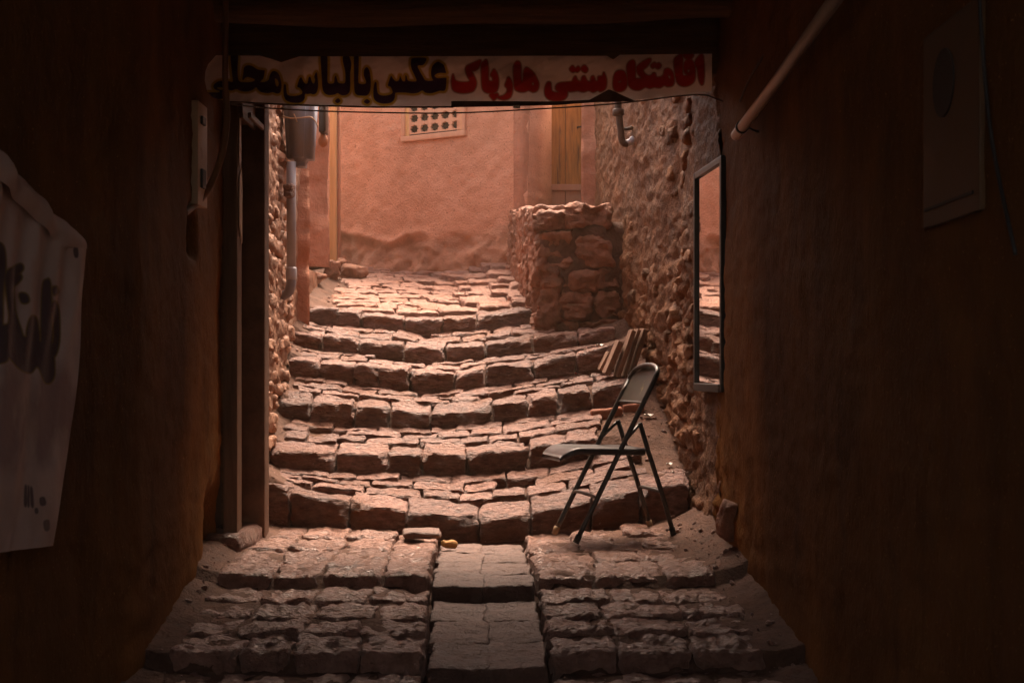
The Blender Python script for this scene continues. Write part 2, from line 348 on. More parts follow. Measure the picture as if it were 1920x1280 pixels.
# ------------------------------------------------------------------ stairs: six curved courses of rough stone
stairs = tag(empty('stairs', (0, 6.7, CZ-0.75)), kind='structure')
CUTS = [[495, 542, 655, 765, 898, 996, 1110, 1200, 1292],
        [506, 628, 727, 792, 874, 992, 1062, 1125],
        [521, 580, 664, 729, 806, 923, 990, 1045, 1110, 1180],
        [540, 598, 665, 710, 768, 850, 910, 1000, 1080, 1152],
        [549, 603, 672, 757, 835, 908, 1000, 1085, 1155],
        [577, 632, 678, 757, 830, 892, 998]]
for i in range(6):
    mb = MB(); D0 = DS[i]; D1 = DS[i+1] if i < 5 else D0+0.3
    for a, b in zip(CUTS[i][:-1], CUTS[i][1:]):
        xa, xb = X_(a, D0), X_(b, D0); xm = (xa+xb)/2; wd = xb-xa-0.006
        zt = float(ZE[i](xm)); zb = float(ZB[i](xm)); zl, zr = float(ZE[i](xa+0.02)), float(ZE[i](xb-0.02))
        h = zt-zb+0.07; dp = random.uniform(0.17, 0.23)
        sx_ = float(tread(np.array([xm]), np.array([D1-0.02]))[0]-tread(np.array([xm]), np.array([D0+0.02]))[0])/(D1-D0)
        stone(mb, (xm, D0+dp/2-0.006+random.uniform(-0.014, 0.008), zt-h/2+sx_*dp/2+random.uniform(-0.005, 0.005)), (wd+0.002, dp+0.012, h),
              (random.uniform(-0.07, 0.0), 0, random.uniform(-0.04, 0.04)), rough=0.010, k=16, jit=0.05, res=0.012, tone=random.uniform(0.1, 0.9), chip=0.03, cuts=8, depth=(0.86, 0.98), shear=((zr-zl)/wd, sx_), fq=13)
    if i < 5:                                                     # tread stones behind the front course
        d = D0+0.20; xlim = (xl(D0)+0.05, {0: 0.52, 1: 0.42, 2: 0.62, 3: 0.52, 4: 0.10}[i])
        rows = 3 if i < 3 else 2
        rd = (D1-d)/rows
        for r in range(rows):
            x = xlim[0]-0.03+random.uniform(0, 0.06)
            while x < xlim[1]:
                wd = random.uniform(0.11, 0.29); xm = x+wd/2; dm = d+rd*(r+0.5)+random.uniform(-0.015, 0.015)
                zt = float(tread(np.array([xm]), np.array([min(dm, D1-0.02)]))[0]); e = 0.03
                sl_ = float(tread(np.array([xm+e]), np.array([min(dm, D1-0.02)]))[0]-zt)/e
                if random.random() < 0.95:
                    sx_ = float(tread(np.array([xm]), np.array([D1-0.02]))[0]-tread(np.array([xm]), np.array([D0+0.02]))[0])/(D1-D0)
                    stone(mb, (xm, dm, zt-0.055+random.uniform(-0.004, 0.006)), (wd+0.002, rd*random.uniform(0.98, 1.06), 0.11),
                          (0, 0, random.uniform(-0.07, 0.07)), rough=0.009, k=16, jit=0.05, res=0.012, chip=0.02, cuts=4, depth=(0.9, 0.99), shear=(sl_+random.uniform(-0.03, 0.03), sx_+random.uniform(-0.06, 0.02)), fq=14, tone=random.uniform(0.2, 1.0))
                x += wd+0.004
    tag(mb.build('step', M_STONE, stairs, sharp=38))

# the sloping cobbled path above the stairs
mb = MB(); D = DS[5]+0.21; rowi = 0
while D < 12.3:
    rd = random.uniform(0.13, 0.18); x = xl(D)+0.10+random.uniform(0, 0.1)
    while x < 0.30:
        wd = random.uniform(0.12, 0.33); xm = x+wd/2; dm = D+rd/2+0.10*math.sin((xm+0.6)*2.0)+random.uniform(-0.015, 0.015)
        if dm < wallD(xm)-0.03 and dm > DS[5]+0.2:
            zt = float(tread(np.array([xm]), np.array([dm]))[0])
            sy_ = float(tread(np.array([xm]), np.array([dm+0.04]))[0]-zt)/0.04
            stone(mb, (xm, dm, zt-0.052+random.uniform(-0.004, 0.006)), (wd+0.002, rd*random.uniform(0.98, 1.06), 0.11),
                  (0, 0, 0.20*math.cos((xm+0.6)*2.0)+random.uniform(-0.08, 0.08)), rough=0.009, k=14, jit=0.06, res=0.014, chip=0.02, cuts=4, depth=(0.9, 0.99), shear=(0, sy_+random.uniform(-0.06, 0.02)), fq=14, tone=random.uniform(0.3, 1.0))
        x += wd+0.004
    D += rd
tag(mb.build('cobbled_path', M_RAMP, sharp=38), kind='structure')

# paving of the covered passage: three shallow levels either side of a slab gutter
GLX = lambda D: np.interp(D, [3.6, 4.35, 5.3, 6.6], [-0.258, -0.255, -0.300, -0.335])
GRX = lambda D: np.interp(D, [3.6, 4.35, 5.3, 6.6], [0.118, 0.112, 0.088, 0.050])
mb = MB()
for k, nrow in (('A', 4), ('B', 4), ('C', 3)):
    d0, d1, za, zb = ZPLAT[k]
    if k == 'C': d0 = 3.3
    rd = (d1-d0)/nrow
    for r in range(nrow):
        for side in (-1, 1):
            dm = d0+rd*(r+0.5)
            if side < 0: x0, x1 = float(xl(dm))+0.085, float(GLX(dm))-0.008
            else: x0, x1 = float(GRX(dm))+0.008, float(xr(dm))-(0.12 if r < 2 else 0.10)
            n = int(round((x1-x0)/0.215)); e = np.linspace(x0, x1, n+1); e[1:-1] += RNG.uniform(-0.03, 0.03, n-1)
            for a, b in zip(e[:-1], e[1:]):
                xm = (a+b)/2; zt = float(tread(np.array([xm]), np.array([dm]))[0]); front = (r == 0)
                hh = 0.12 if front else 0.10
                stone(mb, (xm, dm+(0.0 if front else random.uniform(-0.008, 0.008)), zt-hh/2+random.uniform(-0.003, 0.005)), (b-a-0.006, rd+0.014, hh),
                      (random.uniform(-0.02, 0.012), random.uniform(-0.03, 0.03), random.uniform(-0.03, 0.03)), rough=0.014, k=12, jit=0.03, res=0.010, strata=1.0, chip=0.018, cuts=4, depth=(0.93, 0.99), fq=15)
tag(mb.build('paving', M_PAVE, sharp=40), kind='structure')
mb = MB()
for (d0, d1, z0, z1, n) in ((5.22, 6.62, CZ-0.795, CZ-0.815, 4), (4.28, 5.19, CZ-0.898, CZ-0.850, 3), (3.2, 4.25, CZ-1.05, CZ-0.985, 3)):
    for r in range(n):
        da, db = d0+(d1-d0)*r/n, d0+(d1-d0)*(r+1)/n; dm = (da+db)/2; zt = z0+(z1-z0)*(r+0.5)/n
        x0, x1 = float(GLX(dm))+0.004, float(GRX(dm))-0.004; xm = x0+(x1-x0)*0.5+random.uniform(-0.01, 0.01)
        for a, b in ((x0, xm), (xm, x1)):
            stone(mb, ((a+b)/2, dm, zt-0.07+random.uniform(-0.003, 0.003)), (b-a+0.004, db-da+0.010, 0.14), (math.atan((z1-z0)/(d1-d0)), 0.03 if a == x0 else -0.03, random.uniform(-0.01, 0.01)),
                  rough=0.007, k=26, jit=0.015, res=0.012, strata=1.0, chip=0.014, cuts=3, depth=(0.96, 1.0), fq=16)
tag(mb.build('gutter_paving', M_SLAB), kind='structure')

# ------------------------------------------------------------------ walls
def rubble_wall(name, xf, sgn, d0, d1, z0, z1, mat_, stones, seed, res=0.016, plasterD=None, origin=None, amp=1.0, build=True, ztop=None):
    us = np.arange(d0, d1+res, res); vs = np.arange(z0, z1+res, res); U, W = np.meshgrid(us, vs, indexing='ij'); d = U.ravel(); zz = W.ravel()
    x = xf(d).astype(float)
    q = np.c_[d, zz, d*0+seed]
    wu = d/0.24+0.35*fbm(q*3, seed, 2); wv = zz/0.115+0.35*fbm(q*3+9, seed+1, 2)
    d1_, d2_, cid = worley2(wu, wv, seed)
    edge = np.clip((d2_-d1_)*2.4, 0, 1); bulge = np.clip(edge*1.6, 0, 1)**0.7*(0.015+0.06*cid)
    s = stones(d, zz)
    wz_ = zz+0.03*fbm(q*2.0, seed+8, 2)
    amp = np.where(d < 6.02, amp*0.45, amp) if d0 < 5 else amp
    disp = amp*(0.030*fbm(q*1.8, seed+2, 2)+0.012*fbm(np.c_[d*4.5, wz_*19, d*0+seed], seed+3, 4, 0.6)+0.008*fbm(np.c_[d*24, wz_*42, d*0], seed+6, 3, 0.6))*(0.55+0.45*s)
    disp = disp+s*(0.7*bulge+0.009*fbm(q*np.array((14, 24, 1)), seed+4, 4, 0.6))
    x = x+sgn*disp
    if sgn < 0: x = np.maximum(x, 0.892-9*(1-np.clip(np.minimum(np.minimum((d-5.84)/0.06, (6.58-d)/0.06), np.minimum((zz-CZ+0.16)/0.06, (CZ+0.95-zz)/0.06)), 0, 1)))
    if sgn < 0: x = np.maximum(x, 0.897-9*(1-np.clip(np.minimum(np.minimum((d-2.5)/0.06, (3.2-d)/0.06), np.minimum((zz-CZ-0.2)/0.06, (CZ+0.82-zz)/0.06)), 0, 1)))
    if sgn > 0: x = np.where((d > 8.98) & (zz > CZ+0.68), x-0.35, x)
    m = MB(); m.add(np.c_[x, d, zz], grid_faces(len(us), len(vs), flip=(sgn > 0)), np.clip(0.35+0.5*s*cid+0.2*fbm(q*5, seed+5, 2), 0, 1))
    return m
def embed(m, xf, sgn, d0, d1, zlo, zhi, keep, res=0.016, dep=0.05):
    z = zlo
    while z < zhi:
        hh = random.uniform(0.05, 0.11); d = d0+random.uniform(0, 0.1)
        while d < d1:
            ln = random.uniform(0.10, 0.30); dm = d+ln/2; zm = z+hh/2+random.uniform(-0.015, 0.015)
            if random.random() < keep(dm, zm) and zm > ground_z(float(xf(np.array(dm)))-sgn*-0.1, dm)-0.1:
                stone(m, (float(xf(np.array(dm)))+sgn*random.uniform(-0.070, -0.042), dm, zm), (0.15, ln*0.96, hh*0.95), (random.uniform(-0.1, 0.1), random.uniform(-0.2, 0.2), random.uniform(-0.15, 0.15)),
                      rough=0.010, k=6, jit=0.10, res=res, chip=0.012, cuts=4, depth=(0.88, 0.99), fq=16)
            d += ln+0.01
        z += hh+0.008
# right-hand rubble wall, mud plaster above, stones showing below
sm = lambda a, b, v: np.clip((v-a)/(b-a), 0, 1)
st_r = lambda d, zz: sm(6.3, 7.0, d)*(1-0.92*sm(CZ+0.15, CZ+0.75, zz+0.25*fbm(np.c_[d*2.5, zz*1.2, d*0], 77, 2)))*0.95+0.05
m = rubble_wall('x', xr, -1, 6.0, 10.62, CZ-0.85, CZ+2.3, M_MUD, st_r, 21)
embed(m, xr, -1, 6.62, 9.0, CZ-0.75, CZ+1.6, lambda d, z: 0.72 if z < CZ+0.25 else (0.35 if d < 7.4 else 0.10))
tag(m.build('stone_wall', M_MUD, sharp=65, origin=(0.8, 8, CZ-0.6)), 'rough rubble wall of mud and bulging stones on the right of the stairs', 'stone wall', kind='thing')
# right wall of the passage (plastered, dim)
st_t = lambda d, zz: 0.12+0.5*sm(4.8, 6.1, d)*(1-sm(CZ-0.9, CZ-0.3, zz))
m = rubble_wall('x', lambda d: xr(d)+0.004, -1, 2.0, 6.05, CZ-1.3, CZ+1.66, M_TUN, st_t, 33, res=0.022)
us = np.array([-6, 2.02]); 
m.add([(0.94, 5.0, 0), (0.94, 6.9, 0), (0.94, 6.9, CZ+1.66), (0.94, 5.0, CZ+1.66)], [(0, 1, 2, 3)])  # unseen sheet added to stop daylight leaking through the wall joint
m.add([(0.925, -3, 0), (0.925, 2.4, 0), (0.925, 2.4, CZ+1.66), (0.925, -3, CZ+0.9)], [(0, 1, 2, 3)])
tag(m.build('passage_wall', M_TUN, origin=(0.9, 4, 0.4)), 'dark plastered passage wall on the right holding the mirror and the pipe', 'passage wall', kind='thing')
# left wall of the passage
st_l = lambda d, zz: 0.10+0*d
m = rubble_wall('x', xl, 1, 2.0, 5.98, CZ-1.3, CZ+1.66, M_TUN, st_l, 44, res=0.022)
V = m.v[0]                                   # a hole worn in the foot of the wall and a smaller one under the switch plate
hole = np.exp(-(((V[:, 1]-5.75)/0.20)**4+((V[:, 2]-(CZ-0.75))/0.24)**4))+0.8*np.exp(-(((V[:, 1]-5.22)/0.10)**4+((V[:, 2]-(CZ+0.50))/0.08)**4))
V[:, 0] -= 0.13*hole*(1+0.4*fbm(V*9, 5, 2))
m.add([(-1.46, 5.0, 0), (-1.46, 6.6, 0), (-1.46, 6.6, CZ+1.66), (-1.46, 5.0, CZ+1.66)], [(3, 2, 1, 0)])  # unseen sheet added behind the door side to keep outside light out
m.add([(-1.195, -3, 0), (-1.195, 2.4, 0), (-1.195, 2.4, CZ+1.66), (-1.195, -3, CZ+0.9)], [(3, 2, 1, 0)])
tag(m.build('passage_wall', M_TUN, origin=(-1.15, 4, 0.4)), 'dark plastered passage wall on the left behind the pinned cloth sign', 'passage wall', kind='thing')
# left-hand stone wall beyond the door
m = rubble_wall('x', xl, 1, 6.40, 10.9, CZ-0.85, CZ+2.0, M_MUD, lambda d, zz: 0.35*(1-sm(8.4, 8.8, d)), 55, amp=0.8)
embed(m, xl, 1, 6.45, 8.45, CZ-0.6, CZ+1.6, lambda d, z: 0.75)
tag(m.build('stone_wall', M_LMUD, sharp=65, origin=(-1.25, 7.5, CZ-0.5)), 'narrow rough stone wall on the left carrying the grey drain pipe', 'stone wall', kind='thing')

# the plaster pier after it, undercut near the ground
def slab_wall(name, A, B, z0, z1, mat_, disp, res=0.03, thick=0.3):
    """upright wall sheet from A to B (x, D), pushed out by disp(u, z), with thickness behind it"""
    A, B = np.array(A, float), np.array(B, float); Lg = np.linalg.norm(B-A); t = (B-A)/Lg; n = np.array((t[1], -t[0]))
    us = np.linspace(0, Lg, max(3, int(Lg/res))); vs = np.arange(z0, z1+res, res); U, W = np.meshgrid(us, vs, indexing='ij'); u = U.ravel(); zz = W.ravel()
    dd = disp(u, zz); xy = A+u[:, None]*t+dd[:, None]*n
    m = MB(); m.add(np.c_[xy, zz], grid_faces(len(us), len(vs)))
    nu, nv = len(us), len(vs)
    bk = np.c_[A+u[:, None]*t-thick*n, zz]; m.add(bk, grid_faces(nu, nv, True)); o = nu*nv
    rim = [i*nv+nv-1 for i in range(nu)]; m.f += [(rim[i], rim[i+1], rim[i+1]+o, rim[i]+o) for i in range(nu-1)]
    for e, fl in ((0, False), (nu-1, True)):
        for j in range(nv-1):
            q = (e*nv+j, e*nv+j+1, e*nv+j+1+o, e*nv+j+o); m.f.append(q[::-1] if fl else q)
    return m
def d_pier(u, zz):
    q = np.c_[u, zz, u*0]
    return 0.03*fbm(q*3, 61, 3)+0.012*fbm(q*14, 62, 3)+0.05*sm(CZ+1.35, CZ+1.0, zz)-0.10*np.exp(-((zz-(CZ+0.66))/0.06)**2)*sm(0.1, 0.3, u)
m = slab_wall('x', (-1.50, 8.95), (-1.285, 9.0), CZ-0.2, CZ+2.1, M_PIER, d_pier, 0.02, 0.5)
tag(m.build('plaster_pier', M_PIER, origin=(-1.3, 9, CZ)), 'short reddish plaster pier behind the drain pipe', 'pier')
m = slab_wall('x', (-1.68, 10.6), (-1.388, 10.75), CZ+0.76, CZ+2.3, M_PIER, lambda u, zz: d_pier(u+1.7, zz+0.04), 0.02, 0.9)
tag(m.build('plaster_pier', M_PIER, origin=(-1.45, 10.7, CZ+0.4)), 'bulging plaster pier between the drain pipe and the wooden post', 'pier')

# far house wall with its crumbled foot
ut = np.array((0.8456, -0.5338)); 
wa = np.array((-1.95, wallD(-1.95))); wb = np.array((0.128, wallD(0.128)))
_d755 = 11.079/(1+0.631*(755-960)/F); UW0 = (X_(755, _d755)-wa[0])/ut[0]+0.02; ZW0 = Z_(267.5, _d755)+0.03
def d_far(u, zz):
    q = np.c_[u, zz, u*0]; x = wa[0]+u*ut[0]
    top = np.interp(x, [-1.5, -1.25, -1.0, -0.85, -0.6, -0.3, 0.1], [CZ+1.11, CZ+1.09, CZ+1.00, CZ+1.06, CZ+1.05, CZ+1.04, CZ+1.12])+0.03*fbm(q*5, 71, 3)
    low = sm(0.02, -0.05, zz-top)
    lip = np.exp(-((zz-top-0.02)/0.03)**2)*0.02*sm(-0.5, -0.9, x)
    inw = (u > UW0) & (u < UW0+0.50) & (zz > ZW0+0.02)
    return np.where(inw, -0.05, 1)*np.where(inw, 1, 0)+np.where(inw, 0, 1)*(0.010*fbm(q*2.5, 72, 3)+0.006*fbm(q*18, 73, 3)+lip-0.055*low*sm(0.1, -0.7, x)+low*(0.045*fbm(q*4.5, 74, 4)+0.018*fbm(q*20, 75, 2)+0.05*sm(CZ+0.98, CZ+0.78, zz)))
m = slab_wall('x', wa, wb, CZ+0.55, CZ+2.35, M_PLAS, d_far, 0.018, 0.35)
M_FAR = M_PLAS.copy(); M_FAR.name = 'pink_plaster_mud_foot'
N = M_FAR.node_tree.nodes; L = M_FAR.node_tree.links; b = N['Principled BSDF']; src = b.inputs['Base Color'].links[0].from_socket
at = N.new('ShaderNodeAttribute'); at.attribute_name = 'foot'; nn = N.new('ShaderNodeTexNoise'); nn.inputs['Scale'].default_value = 4.5; nn.inputs['Detail'].default_value = 7
tcn = [x for x in N if x.type == 'TEX_COORD'][0]; L.new(tcn.outputs['Object'], nn.inputs['Vector'])
rr = N.new('ShaderNodeValToRGB'); rr.color_ramp.elements[0].position = 0.38; rr.color_ramp.elements[0].color = (0.36, 0.18, 0.11, 1); rr.color_ramp.elements[1].position = 0.66; rr.color_ramp.elements[1].color = (0.58, 0.30, 0.185, 1)
L.new(nn.outputs[0], rr.inputs[0]); mx = N.new('ShaderNodeMix'); mx.data_type = 'RGBA'; L.new(at.outputs['Fac'], mx.inputs[0]); L.new(src, mx.inputs[6]); L.new(rr.outputs[0], mx.inputs[7]); L.new(mx.outputs[2], b.inputs['Base Color'])
V = np.concatenate(m.v); x = V[:, 0]; q = np.c_[(x-wa[0])/ut[0], V[:, 2], x*0]
top = np.interp(x, [-1.5, -1.25, -1.0, -0.85, -0.6, -0.3, 0.1], [CZ+1.11, CZ+1.09, CZ+1.00, CZ+1.06, CZ+1.05, CZ+1.04, CZ+1.12])+0.03*fbm(q*5, 71, 3)
foot = 0.8*sm(0.03, -0.03, V[:, 2]-top)
house = empty('plaster_house', (-0.6, 11.5, CZ+0.8))
tag(house, 'far pink plaster house wall with star lattice window and crumbled foot', 'house', kind='thing')
m.build('wall', M_FAR, house, extra={'foot': foot})
# side of the doorway recess, back to the door
m = slab_wall('x', (0.128, 11.0), (0.296, 11.62), CZ+0.5, CZ+2.6, M_PIER, lambda u, zz: 0.006*fbm(np.c_[u*5, zz*5, u*0], 81, 3), 0.03, 0.12)
m.build('door_jamb', M_PIER, house)
# lattice window: frame and pierced panel
def wpt(px): 
    d = 11.079/(1+0.631*(px-960)/F); return X_(px, d), d
x0, dd0 = wpt(755); x1, dd1 = wpt(874.5); wl_ = math.hypot(x1-x0, dd1-dd0)
zb_ = Z_(267.5, dd0); hw = 0.88
Mw = Matrix.Translation((x0, dd0, zb_)) @ Matrix(((ut[0], 0, ut[1], 0), (ut[1], 0, -ut[0], 0), (0, 1, 0, 0), (0, 0, 0, 1)))   # local x along wall, y up, z out of the wall (towards viewer)
fw = 0.045; m = MB()
def wbox(m, a, b, c, d, z0, z1, bev=0.005):
    bb = MB(); box(bb, (a, c, z0), (b, d, z1), bev); V = bb.v[0]; V4 = np.c_[V, np.ones(len(V))] @ np.array(Mw).T; m.add(V4[:, :3], bb.f)
_nz = -1
if (Mw.to_3x3() @ Vector((0, 0, 1))).y > 0: _nz = 1
so_ = lambda a: -a*_nz
def zr_(a, b): return (min(so_(a), so_(b)), max(so_(a), so_(b)))
wbox(m, 0, wl_, 0, fw, *zr_(-0.04, 0.028)); wbox(m, 0, wl_, hw-fw, hw, *zr_(-0.04, 0.028)); wbox(m, 0, fw*0.75, fw, hw-fw, *zr_(-0.04, 0.026)); wbox(m, wl_-fw*0.75, wl_, fw, hw-fw, *zr_(-0.04, 0.026))
win = m.build('window', M_BOARD, house)
m = MB(); nc, nr_ = 5, 9; lx0, lx1 = fw*0.75+0.035, wl_-fw*0.75-0.015; cw = (lx1-lx0)/nc; ch = (hw-2*fw-0.02)/nr_
fz = so_(0.006); bz = so_(-0.014)
for i in range(nc):
    for j in range(nr_):
        cx, cy = lx0+cw*(i+0.5), fw+0.012+ch*(j+0.5); V = []
        ring = []
        for k in range(16):
            a = math.pi*2*k/16+math.pi/16*0
            e = max(abs(math.cos(a)), abs(math.sin(a))); ring.append((cx+cw/2*math.cos(a)/e, cy+ch/2*math.sin(a)/e))
        star = [(cx+math.cos(math.pi*k/8)*cw*(0.44 if k % 2 == 0 else 0.33), cy+math.sin(math.pi*k/8)*ch*(0.44 if k % 2 == 0 else 0.33)) for k in range(16)]
        V = [Mw @ Vector((*p, fz)) for p in ring]+[Mw @ Vector((*p, fz)) for p in star]+[Mw @ Vector((*p, bz)) for p in star]
        f = []
        for k in range(16):
            l = (k+1) % 16; f += [(k, l, 16+l, 16+k), (16+k, 16+l, 32+l, 32+k)]
        m.add([tuple(v) for v in V], f)
lat = m.build('lattice', M_BOARD, win, smooth=False)
m = MB(); wbox(m, fw*0.75, lx0, fw, hw-fw, *zr_(-0.01, 0.010), bev=0.003); m.build('lattice_rail', M_PWOOD, win); m = MB(); wbox(m, lx1, wl_-fw*0.75, fw, hw-fw, *zr_(-0.01, 0.010), bev=0.003); m.build('lattice_rail', M_PWOOD, win)
m = MB(); wbox(m, fw*0.7, wl_-fw*0.7, fw*0.9, hw-fw*0.9, *zr_(-0.032, -0.028), bev=0); m.build('pane', M_VOID, win)
# plank door in the recess
door = empty('plank_door', (0.43, 11.62, CZ+0.75)); tag(door, 'ochre plank door above the low stone wall with a pink boarded foot', 'door', kind='thing')
dx0, dx1 = X_(1029, 11.6), X_(1096, 11.6); ds = X_(1060, 11.6)
for a, b in ((dx0, ds-0.002), (ds+0.002, dx1)):
    m = MB(); box(m, (a, 11.6, Z_(350, 11.6)), (b, 11.64, CZ+2.5), 0.004); m.build('plank', M_YWOOD, door, smooth=False)
    m = MB(); box(m, (a, 11.6, CZ+0.6), (b, 11.64, Z_(352, 11.6)), 0.004); m.build('foot_board', M_BOARD, door, smooth=False)
m = MB(); box(m, (dx0-0.05, 11.641, CZ+0.6), (dx1+0.1, 11.70, CZ+2.5), 0); m.build('backing', M_DWOOD, door, smooth=False)  # added plate, blocks light that would show between the planks
m = MB(); box(m, (dx0-0.01, 11.57, Z_(358, 11.6)), (dx1, 11.6, Z_(346, 11.6)), 0.006); m.build('rail', M_BOARD, door, smooth=False)
m = MB(); tube(m, [(X_(1083, 11.6), 11.6, Z_(240, 11.6)), (X_(1083, 11.6), 11.55, Z_(240, 11.6)), (X_(1091, 11.6), 11.545, Z_(240, 11.6))], 0.007); m.build('latch', M_IRON, door)
# plaster pier right of the door
def d_rp(u, zz):
    q = np.c_[u, zz, u*0]; return 0.015*fbm(q*4, 91, 3)+0.007*fbm(q*20, 92, 3)-0.05*sm(CZ+1.62, CZ+1.72, zz)
m = slab_wall('x', (X_(1090, 10.6), 10.62), (X_(1140, 10.6), 10.6), CZ-0.2, CZ+2.4, M_PIER, d_rp, 0.02, 1.1)
m.v[0][:, 0] += np.where(np.arange(len(m.v[0])) < 0, 0, 0)
tag(m.build('plaster_pier', M_PIER, origin=(0.6, 10.6, CZ)), 'pale pink plaster pier right of the ochre plank door', 'pier')

# low stone block wall beside the stairs
low = empty('low_wall', (0.4, 9.2, CZ+0.2)); tag(low, 'waist high block wall of big reddish stones at the top of the stairs', 'low wall', kind='thing')
m = MB(); s3 = lambda a: 900+a/2.91; t3 = lambda a: 360+a/2.91
BL = [(300, 485, 115, 215), (482, 725, 70, 205), (300, 515, 220, 418), (526, 740, 222, 415), (300, 432, 424, 735), (440, 640, 426, 545), (646, 765, 426, 525), (442, 620, 550, 690), (626, 770, 540, 685), (290, 540, 690, 800), (540, 800, 690, 790)]
for a, b, c, d in BL:
    Df = 8.88; A = P(s3(a), t3(c), Df); B = P(s3(b), t3(d), Df)
    stone(m, ((A.x+B.x)/2, Df+0.13, (A.z+B.z)/2), (B.x-A.x+0.012, 0.28, A.z-B.z+0.012), (random.uniform(-0.05, 0.05), random.uniform(-0.06, 0.05), random.uniform(-0.08, 0.08)), rough=0.019, k=14, jit=0.09, res=0.011, chip=0.08, strata=1.6, cuts=11, depth=(0.84, 0.98), fq=11)
for r, (za, zb) in enumerate(((0.0, 0.30), (0.28, 0.52), (0.5, 0.72), (0.70, 0.98))):          # its side, running back to the house
    D = 8.9+0.12*(r % 2); 
    while D < 10.7:
        ln = random.uniform(0.24, 0.42); xs = np.interp(D+ln/2, [8.9, 9.6, 10.8], [0.135, 0.07, -0.02]); up = np.interp(D+ln/2, [8.9, 10.8], [0, 0.32])*(1 if r < 3 else 0.62)
        stone(m, (xs+0.13, D+ln/2+0.02, CZ+0.02+up+(za+zb)/2), (0.27, ln-0.006, zb-za+0.05 if r < 3 else zb-za), (random.uniform(-0.03, 0.03), random.uniform(-0.05, 0.05), math.atan(0.08)), rough=0.015, k=16, jit=0.07, res=0.015, chip=0.05, cuts=9, depth=(0.86, 0.98), fq=12)
        D += ln
m.build('blocks', M_BLOCK, low, sharp=40)
m = MB(); stone(m, (0.455, 9.785, CZ+0.31), (0.57, 1.77, 1.22), rough=0.016, k=30, jit=0.0, res=0.03, cuts=0, fq=14); V = m.v[0]; m.build('mortar', M_EARTH, low)

# ------------------------------------------------------------------ roof of the passage
roof = tag(empty('ceiling', (0, 4, CZ+1.4)), kind='structure')
m = MB(); box(m, (-1.9, 0.15, CZ+1.60), (1.6, 7.10, CZ+1.95), 0.01); box(m, (-1.9, 5.0, CZ+1.951), (1.6, 7.05, CZ+2.7), 0.01); m.build('roof_slab_and_shade_block', M_TUN, roof, smooth=False)  # near end opened for fill light; unseen overhang and upper block added as shade
def log(m, D, z, r, seed, sq=False):
    pts = []; 
    for i in range(24):
        x = -1.5+2.9*i/23; pts.append((x, D+0.02*math.sin(x*2+seed), z+0.015*math.sin(x*1.3+seed*2)))
    tube(m, pts, [r*(1+0.08*math.sin(i*0.8+seed)) for i in range(24)], 14)
for i, D in enumerate((1.0, 1.9, 2.8, 3.6, 4.4, 5.2)):
    m = MB(); log(m, D, CZ+1.56, 0.075, i); m.build('beam', M_DWOOD, roof)
m = MB(); box(m, (-1.5, 6.02, CZ+1.24), (1.3, 6.28, CZ+1.60), 0.02); V = m.v[0]; m.v[0] = V+0.01*np.c_[V[:, 0]*0, fbm(V*3, 3, 2), V[:, 0]*0]; m.build('lintel', M_DWOOD, roof, smooth=False)
m = MB(); log(m, 5.80, CZ+1.50, 0.085, 9); m.build('beam', M_DWOOD, roof)

# ------------------------------------------------------------------ the side door on the left
sd = empty('side_door', (-1.2, 6.2, CZ-0.75)); tag(sd, 'dark side door on the left at the foot of the stairs with worn wooden frame', 'door', kind='thing')
m = MB(); box(m, (-1.215, 5.98, CZ-0.85), (-1.155, 6.08, CZ+1.24), 0.006); m.build('frame', M_FWOOD, sd, smooth=False)
m = MB(); box(m, (-1.245, 6.09, CZ-0.85), (-1.215, 6.20, CZ+1.24), 0.004); box(m, (-1.232, 6.205, CZ-0.85), (-1.195, 6.24, CZ+1.24), 0.004); box(m, (-1.25, 6.245, CZ-0.85), (-1.205, 6.30, CZ+1.24), 0.004); m.build('leaf', M_DWOOD, sd, smooth=False)
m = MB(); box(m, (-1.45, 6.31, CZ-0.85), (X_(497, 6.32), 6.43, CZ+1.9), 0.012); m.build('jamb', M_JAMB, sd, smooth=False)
m = MB(); box(m, (-1.205, 6.00, CZ+1.075), (X_(479, 6.3), 6.31, CZ+1.23), 0.006)
for k in range(2): box(m, (-1.150+0.035*k, 6.0, CZ+1.055), (-1.135+0.035*k, 6.31, CZ+1.078), 0.003)
m.build('head_board', M_FWOOD, sd, smooth=False)
pp = [(0, 0.0), (0.03, 0.16), (0.02, 0.30), (0.05, 0.44), (0.07, 0.62), (0.045, 0.70), (0.035, 0.66), (0.03, 0.4), (0.015, 0.2), (-0.02, 0.1)]
mb = MB(); Mx = Matrix.Translation((-1.152, 6.03, CZ+0.55)) @ Matrix(((0, 0, 1, 0), (1, 0, 0, 0), (0, 1, 0, 0), (0, 0, 0, 1)))
prism(mb, [(a, b) for a, b in ((-0.03, 0.05), (0.03, -0.02), (0.035, 0.22), (0.02, 0.30), (-0.02, 0.26), (-0.035, 0.18))], Mx, 0.003); prism(mb, [(-0.035, 0.30), (0.01, 0.33), (0.0, 0.52), (-0.03, 0.50)], Mx, 0.003)
mb.build('torn_paper', M_PLATE, sd, smooth=False)
m = MB(); stone(m, (X_(462, 6.4), 6.15, CZ-0.745), (0.17, 0.5, 0.12), rough=0.007, k=12, jit=0.03, res=0.02)
tag(m.build('doorstep', M_PAVE, origin=(-1.2, 6.2, CZ-0.8)), 'small stone doorstep under the side door', 'doorstep')

